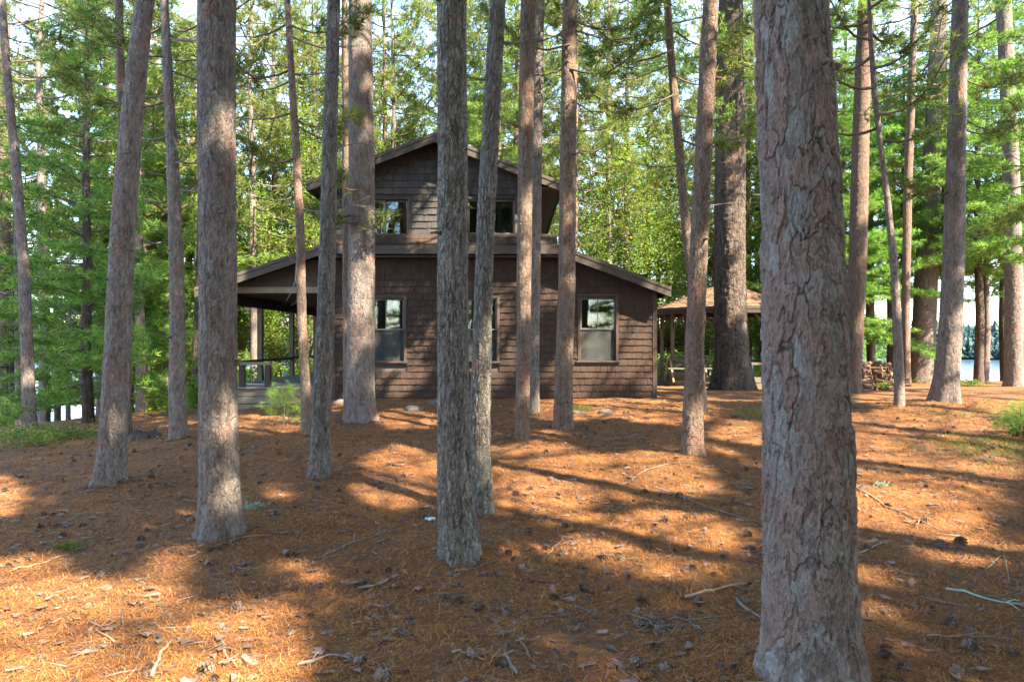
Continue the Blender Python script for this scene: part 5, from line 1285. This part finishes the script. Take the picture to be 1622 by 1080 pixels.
def stick(pix, r0, label, seed, mat=TWIG, forks=2):
    P = np.array([ground_at(a, b_) for a, b_ in pix]); r = np.random.default_rng(seed)
    n = 9; t = np.linspace(0, 1, n); s = np.linspace(0, 1, len(P)); Q = np.stack([np.interp(t, s, P[:, k]) for k in range(3)], -1)
    ln = np.linalg.norm(P[-1] - P[0]); Q[:, :2] += r.normal(0, .012 * ln, (n, 2)); Q[:, 2] = gpoint(Q[:, 0], Q[:, 1]) + r0 * .7 + .004 + np.abs(r.normal(0, .006, n))
    m = MB(); m.tube(Q, r0 * (1 - .6 * t), 6)
    for k in range(forks):
        q = Q[int(r.integers(2, 7))]; d = unit(Q[-1] - Q[0]); sd_ = np.array([-d[1], d[0], 0]) * (1 if k % 2 else -1)
        e = q + (d * .8 + sd_ * r.uniform(.5, 1)) * ln * r.uniform(.12, .3); e[2] = float(gpoint(e[0], e[1])) + r.uniform(.01, .05)
        m.tube([q, (q + e) / 2 + [0, 0, .01], e], [r0 * .5, r0 * .4, r0 * .15], 5)
    c = Q[0].copy(); o = m.build("stick", mat, None, tuple(c), None, True); o.location = c; tag(o, label, "stick")
STK = [
 ([(240, 1078), (258, 1035), (276, 1014)], .011, "pale curved bare stick on the sunlit needles at the bottom corner", TWIG, 0),
 ([(352, 1012), (356, 1040), (374, 1058)], .006, "thin hooked twig near the pale curved stick", TWIG, 0),
 ([(470, 1056), (520, 1046), (566, 1048)], .010, "knobbly whitish stick on a sunlit patch", TWIG_GREY, 3),
 ([(716, 1040), (740, 1042), (768, 1052)], .008, "short pale stick below the thick twin trunk", TWIG, 0),
 ([(1085, 948), (1130, 940), (1182, 928)], .011, "pale smooth stick just beside the massive nearest pine", TWIG, 1),
 ([(1165, 955), (1190, 975), (1214, 992)], .011, "grey stick pointing at the foot of the massive nearest pine", TWIG_GREY, 1),
 ([(1354, 776), (1400, 803), (1440, 822), (1492, 846)], .010, "long thin pale stick running away from the massive nearest pine", TWIG, 2),
 ([(1500, 938), (1560, 950), (1626, 962)], .009, "forked stick crusted in mint green lichen", LICHEN_TWIG, 2),
 ([(1465, 1010), (1530, 1010), (1600, 1019)], .006, "long thin straight twig below the lichen stick", TWIG, 1),
 ([(1362, 880), (1385, 868), (1408, 862)], .009, "short bright forked stick in sun behind the massive nearest pine", TWIG, 2),
 ([(512, 884), (560, 862), (622, 836)], .008, "grey straight branch between the slender pine and the twin trunks", TWIG_GREY, 2),
 ([(868, 884), (888, 858), (884, 838)], .005, "thin upright-bent twig beside the twin trunks' roots", TWIG, 1),
 ([(1030, 772), (1100, 798), (1205, 832)], .009, "grey fallen branch in the shade band towards the massive nearest pine", TWIG_GREY, 3),
 ([(980, 770), (1040, 742), (1080, 735)], .006, "thin twig near the slanting pink pine's foot", TWIG, 2),
 ([(1010, 690), (960, 700), (930, 690)], .007, "small branch among the lit needles below the lean-to", TWIG_GREY, 2),
 ([(20, 905), (70, 890), (110, 880)], .006, "thin twig on the sunlit needles at the porch-side edge", TWIG, 1),
 ([(180, 1030), (150, 1005), (190, 990)], .005, "bent thin twig on the sunlit needles", TWIG, 1),
 ([(820, 1076), (800, 1050), (815, 1040)], .010, "grey stick end jutting in at the bottom centre", TWIG_GREY, 0),
 ([(1110, 1005), (1090, 985), (1060, 975)], .007, "short grey twig beside the tangle of dead twigs", TWIG_GREY, 1),
 ([(1560, 905), (1590, 880), (1600, 930)], .006, "spray of pale bare twigs on the shaded lake-side floor", TWIG, 4),
]
for k, (pix, r0, lab, mat, fk) in enumerate(STK): stick(pix, r0, lab, 500 + k, mat, fk)
# many smaller twigs nobody could count
m = MB()
for k in range(520):
    y = 2.5 + rn.random() ** 1.3 * 12; x = rn.uniform(-.82, .82) * y; a = rn.uniform(0, 6.28); l = rn.uniform(.05, .28)
    q = np.array([[x, y], [x + math.cos(a) * l * .5 + rn.normal(0, .02), y + math.sin(a) * l * .5], [x + math.cos(a) * l, y + math.sin(a) * l]]); z = gpoint(q[:, 0], q[:, 1]) + rn.uniform(.005, .018, 3)
    m.tube(np.column_stack([q, z]), np.array([.0045, .004, .002]) * rn.uniform(.6, 1.3), 4)
tag(m.build("twig_litter", TWIG_GREY, None, (0, 0, 0), "stuff", True), "small broken twigs strewn through the needles", "twigs")
m = MB()
for k in range(6500):
    y = 2.5 + rn.random() ** 0.85 * 12; x = rn.uniform(-.82, .82) * y
    if fbm(np.array([x * .7]), np.array([y * .7]), 15, 3)[0] < rn.uniform(-.5, .12): continue
    c = np.array([x, y, float(gpoint(x, y))]); w = rn.uniform(.007, .024) * (1 + .06 * y)
    pts = c + rn.normal(0, 1, (5, 3)) * [w, w, 0] + np.array([[0, 0, rn.uniform(.010, .034)]] * 5) * rn.uniform(.4, 1, (5, 1))
    m.add(pts, None, [[0, 1, 2], [0, 2, 3], [0, 3, 4], [1, 2, 4]])
for bx, by, br in MOUNDS:
    for k in range(70):
        a_ = rn.uniform(0, 6.28); q_ = br * rn.uniform(1.0, 1.5) + abs(rn.normal(0, .09)); x, y = bx + q_ * math.cos(a_), by + q_ * math.sin(a_)
        c = np.array([x, y, float(gpoint(x, y))]); w = rn.uniform(.008, .026)
        pts = c + rn.normal(0, 1, (5, 3)) * [w, w, 0] + np.array([[0, 0, rn.uniform(.004, .03)]] * 5) * rn.uniform(.3, 1, (5, 1))
        m.add(pts, None, [[0, 1, 2], [0, 2, 3], [0, 3, 4], [1, 2, 4]])
tag(m.build("bark_crumbs", CONE_M, None, (0, 0, 0), "stuff"), "dark crumbs of bark and rotted cones in the needles", "bark crumbs")
flm = []
for k in range(6):
    r = np.random.default_rng(700 + k); n = 7; th = np.arange(n) * 6.283 / n; rr = r.uniform(.6, 1.1, n)
    top = [(rr[i] * math.cos(th[i]) * .045, rr[i] * math.sin(th[i]) * .022, .006 + r.uniform(-.004, .006)) for i in range(n)]; bot = [(a, b_, c - .005) for a, b_, c in top]
    flm.append(mk_mesh("bark_flake", top + bot, [np.array([[i, (i + 1) % n, n + (i + 1) % n, n + i] for i in range(n)]), np.array([[0, i, i + 1] for i in range(1, n - 1)])], FLAKE))
for k in range(190):
    y = 2.6 + rn.random() ** 1.3 * 9; x = rn.uniform(-.80, .80) * y; s = rn.uniform(.5, 1.3)
    o = link("bark_flake", flm[k % 6]); o.location = (x, y, float(gpoint(x, y)) + .008); o.scale = (s * rn.uniform(.8, 1.6), s, s); o.rotation_euler = (rn.uniform(-.3, .3), rn.uniform(-.3, .3), rn.uniform(0, 6.28))
    tag(o, "pale flake of shed pine bark on the needle floor", "bark flake", "bark flakes shed on the needles")
# lichen clump, twig tangle, scrap, stump
def clump(px, py, w, h, mat, name, label, cat, seed, n=140, L=.03, wd_=.004):
    p = ground_at(px, py); r = np.random.default_rng(seed); C = np.stack([r.normal(0, w, n), r.normal(0, w * .7, n), np.abs(r.normal(0, h, n))], -1)
    V, T = needles(C, unit(r.normal(0, .5, (n, 3)) + [0, 0, .8]), r, L, wd_, 9, .7); o = link(name, mk_mesh(name, V, T, mat)); o.location = p; tag(o, label, cat)
clump(402, 808, .055, .03, MOSS, "lichen_clump", "pale green lichen clump at the foot of the porch-corner pine", "lichen", 1)
clump(1395, 770, .03, .02, MOSS, "lichen_clump", "small lichen clump behind the massive nearest pine", "lichen", 2, 60)
clump(110, 870, .05, .02, LEAF_FERN, "moss_patch", "small olive moss patch on the sunlit needles", "moss", 3, 90)
m = MB(); p = ground_at(1045, 1000); r = np.random.default_rng(4)
for k in range(40):
    a = p + r.normal(0, .065, 3) * [1, .8, 0] + [0, 0, r.uniform(.01, .05)]; e = a + r.normal(0, .06, 3) * [1, 1, .4]; e[2] = max(e[2], float(gpoint(e[0], e[1])) + .01)
    m.tube([a, (a + e) / 2 + r.normal(0, .015, 3), e], [.004, .0035, .0015], 4)
o = m.build("twig_tangle", TWIG_GREY, None, tuple(p), None, True); o.location = p; tag(o, "tangle of dead grey twigs in the shade left of the massive nearest pine", "twigs")
p = ground_at(681, 824); n = 5; g = np.linspace(-1, 1, n); r = np.random.default_rng(6)
Vs = [(a * .045, b_ * .03, .012 + r.uniform(-.008, .012)) for a in g for b_ in g]; Vs += [(a, b_, c - .003) for a, b_, c in Vs]
Qs = [[i * n + j, i * n + j + 1, (i + 1) * n + j + 1, (i + 1) * n + j] for i in range(n - 1) for j in range(n - 1)]; Qs += [[25 + q for q in f[::-1]] for f in Qs]
o = link("scrap", mk_mesh("scrap", Vs, np.array(Qs), SCRAP)); o.location = p; tag(o, "small pale blue crumpled scrap beside the thick twin trunk", "scrap")
p = ground_at(229, 694); Pp = np.array([p, p + [0, 0, .1], p + [0.01, 0, .24]])
V, F, pl = trunk_surface(Pp, np.array([.19, .15, .13]), 48, .02, 3, 5, flare=.5, flh=.1, roots=5)
hh = V[:, 2] - p[2]; V[:, 2] -= np.clip(hh - .08, 0, 1) * (.35 + .9 * (vnoise(V[:, 0] * 14, V[:, 1] * 14, 3)))
o = link("stump", mk_mesh("stump", V - p, F, BARK_DARK, True, {"plate": pl})); o.location = p; tag(o, "low dark broken stump between the stout leaning pine and the brown pine", "stump")
print("TRIS", sum(len(mm.polygons) for mm in bpy.data.meshes))
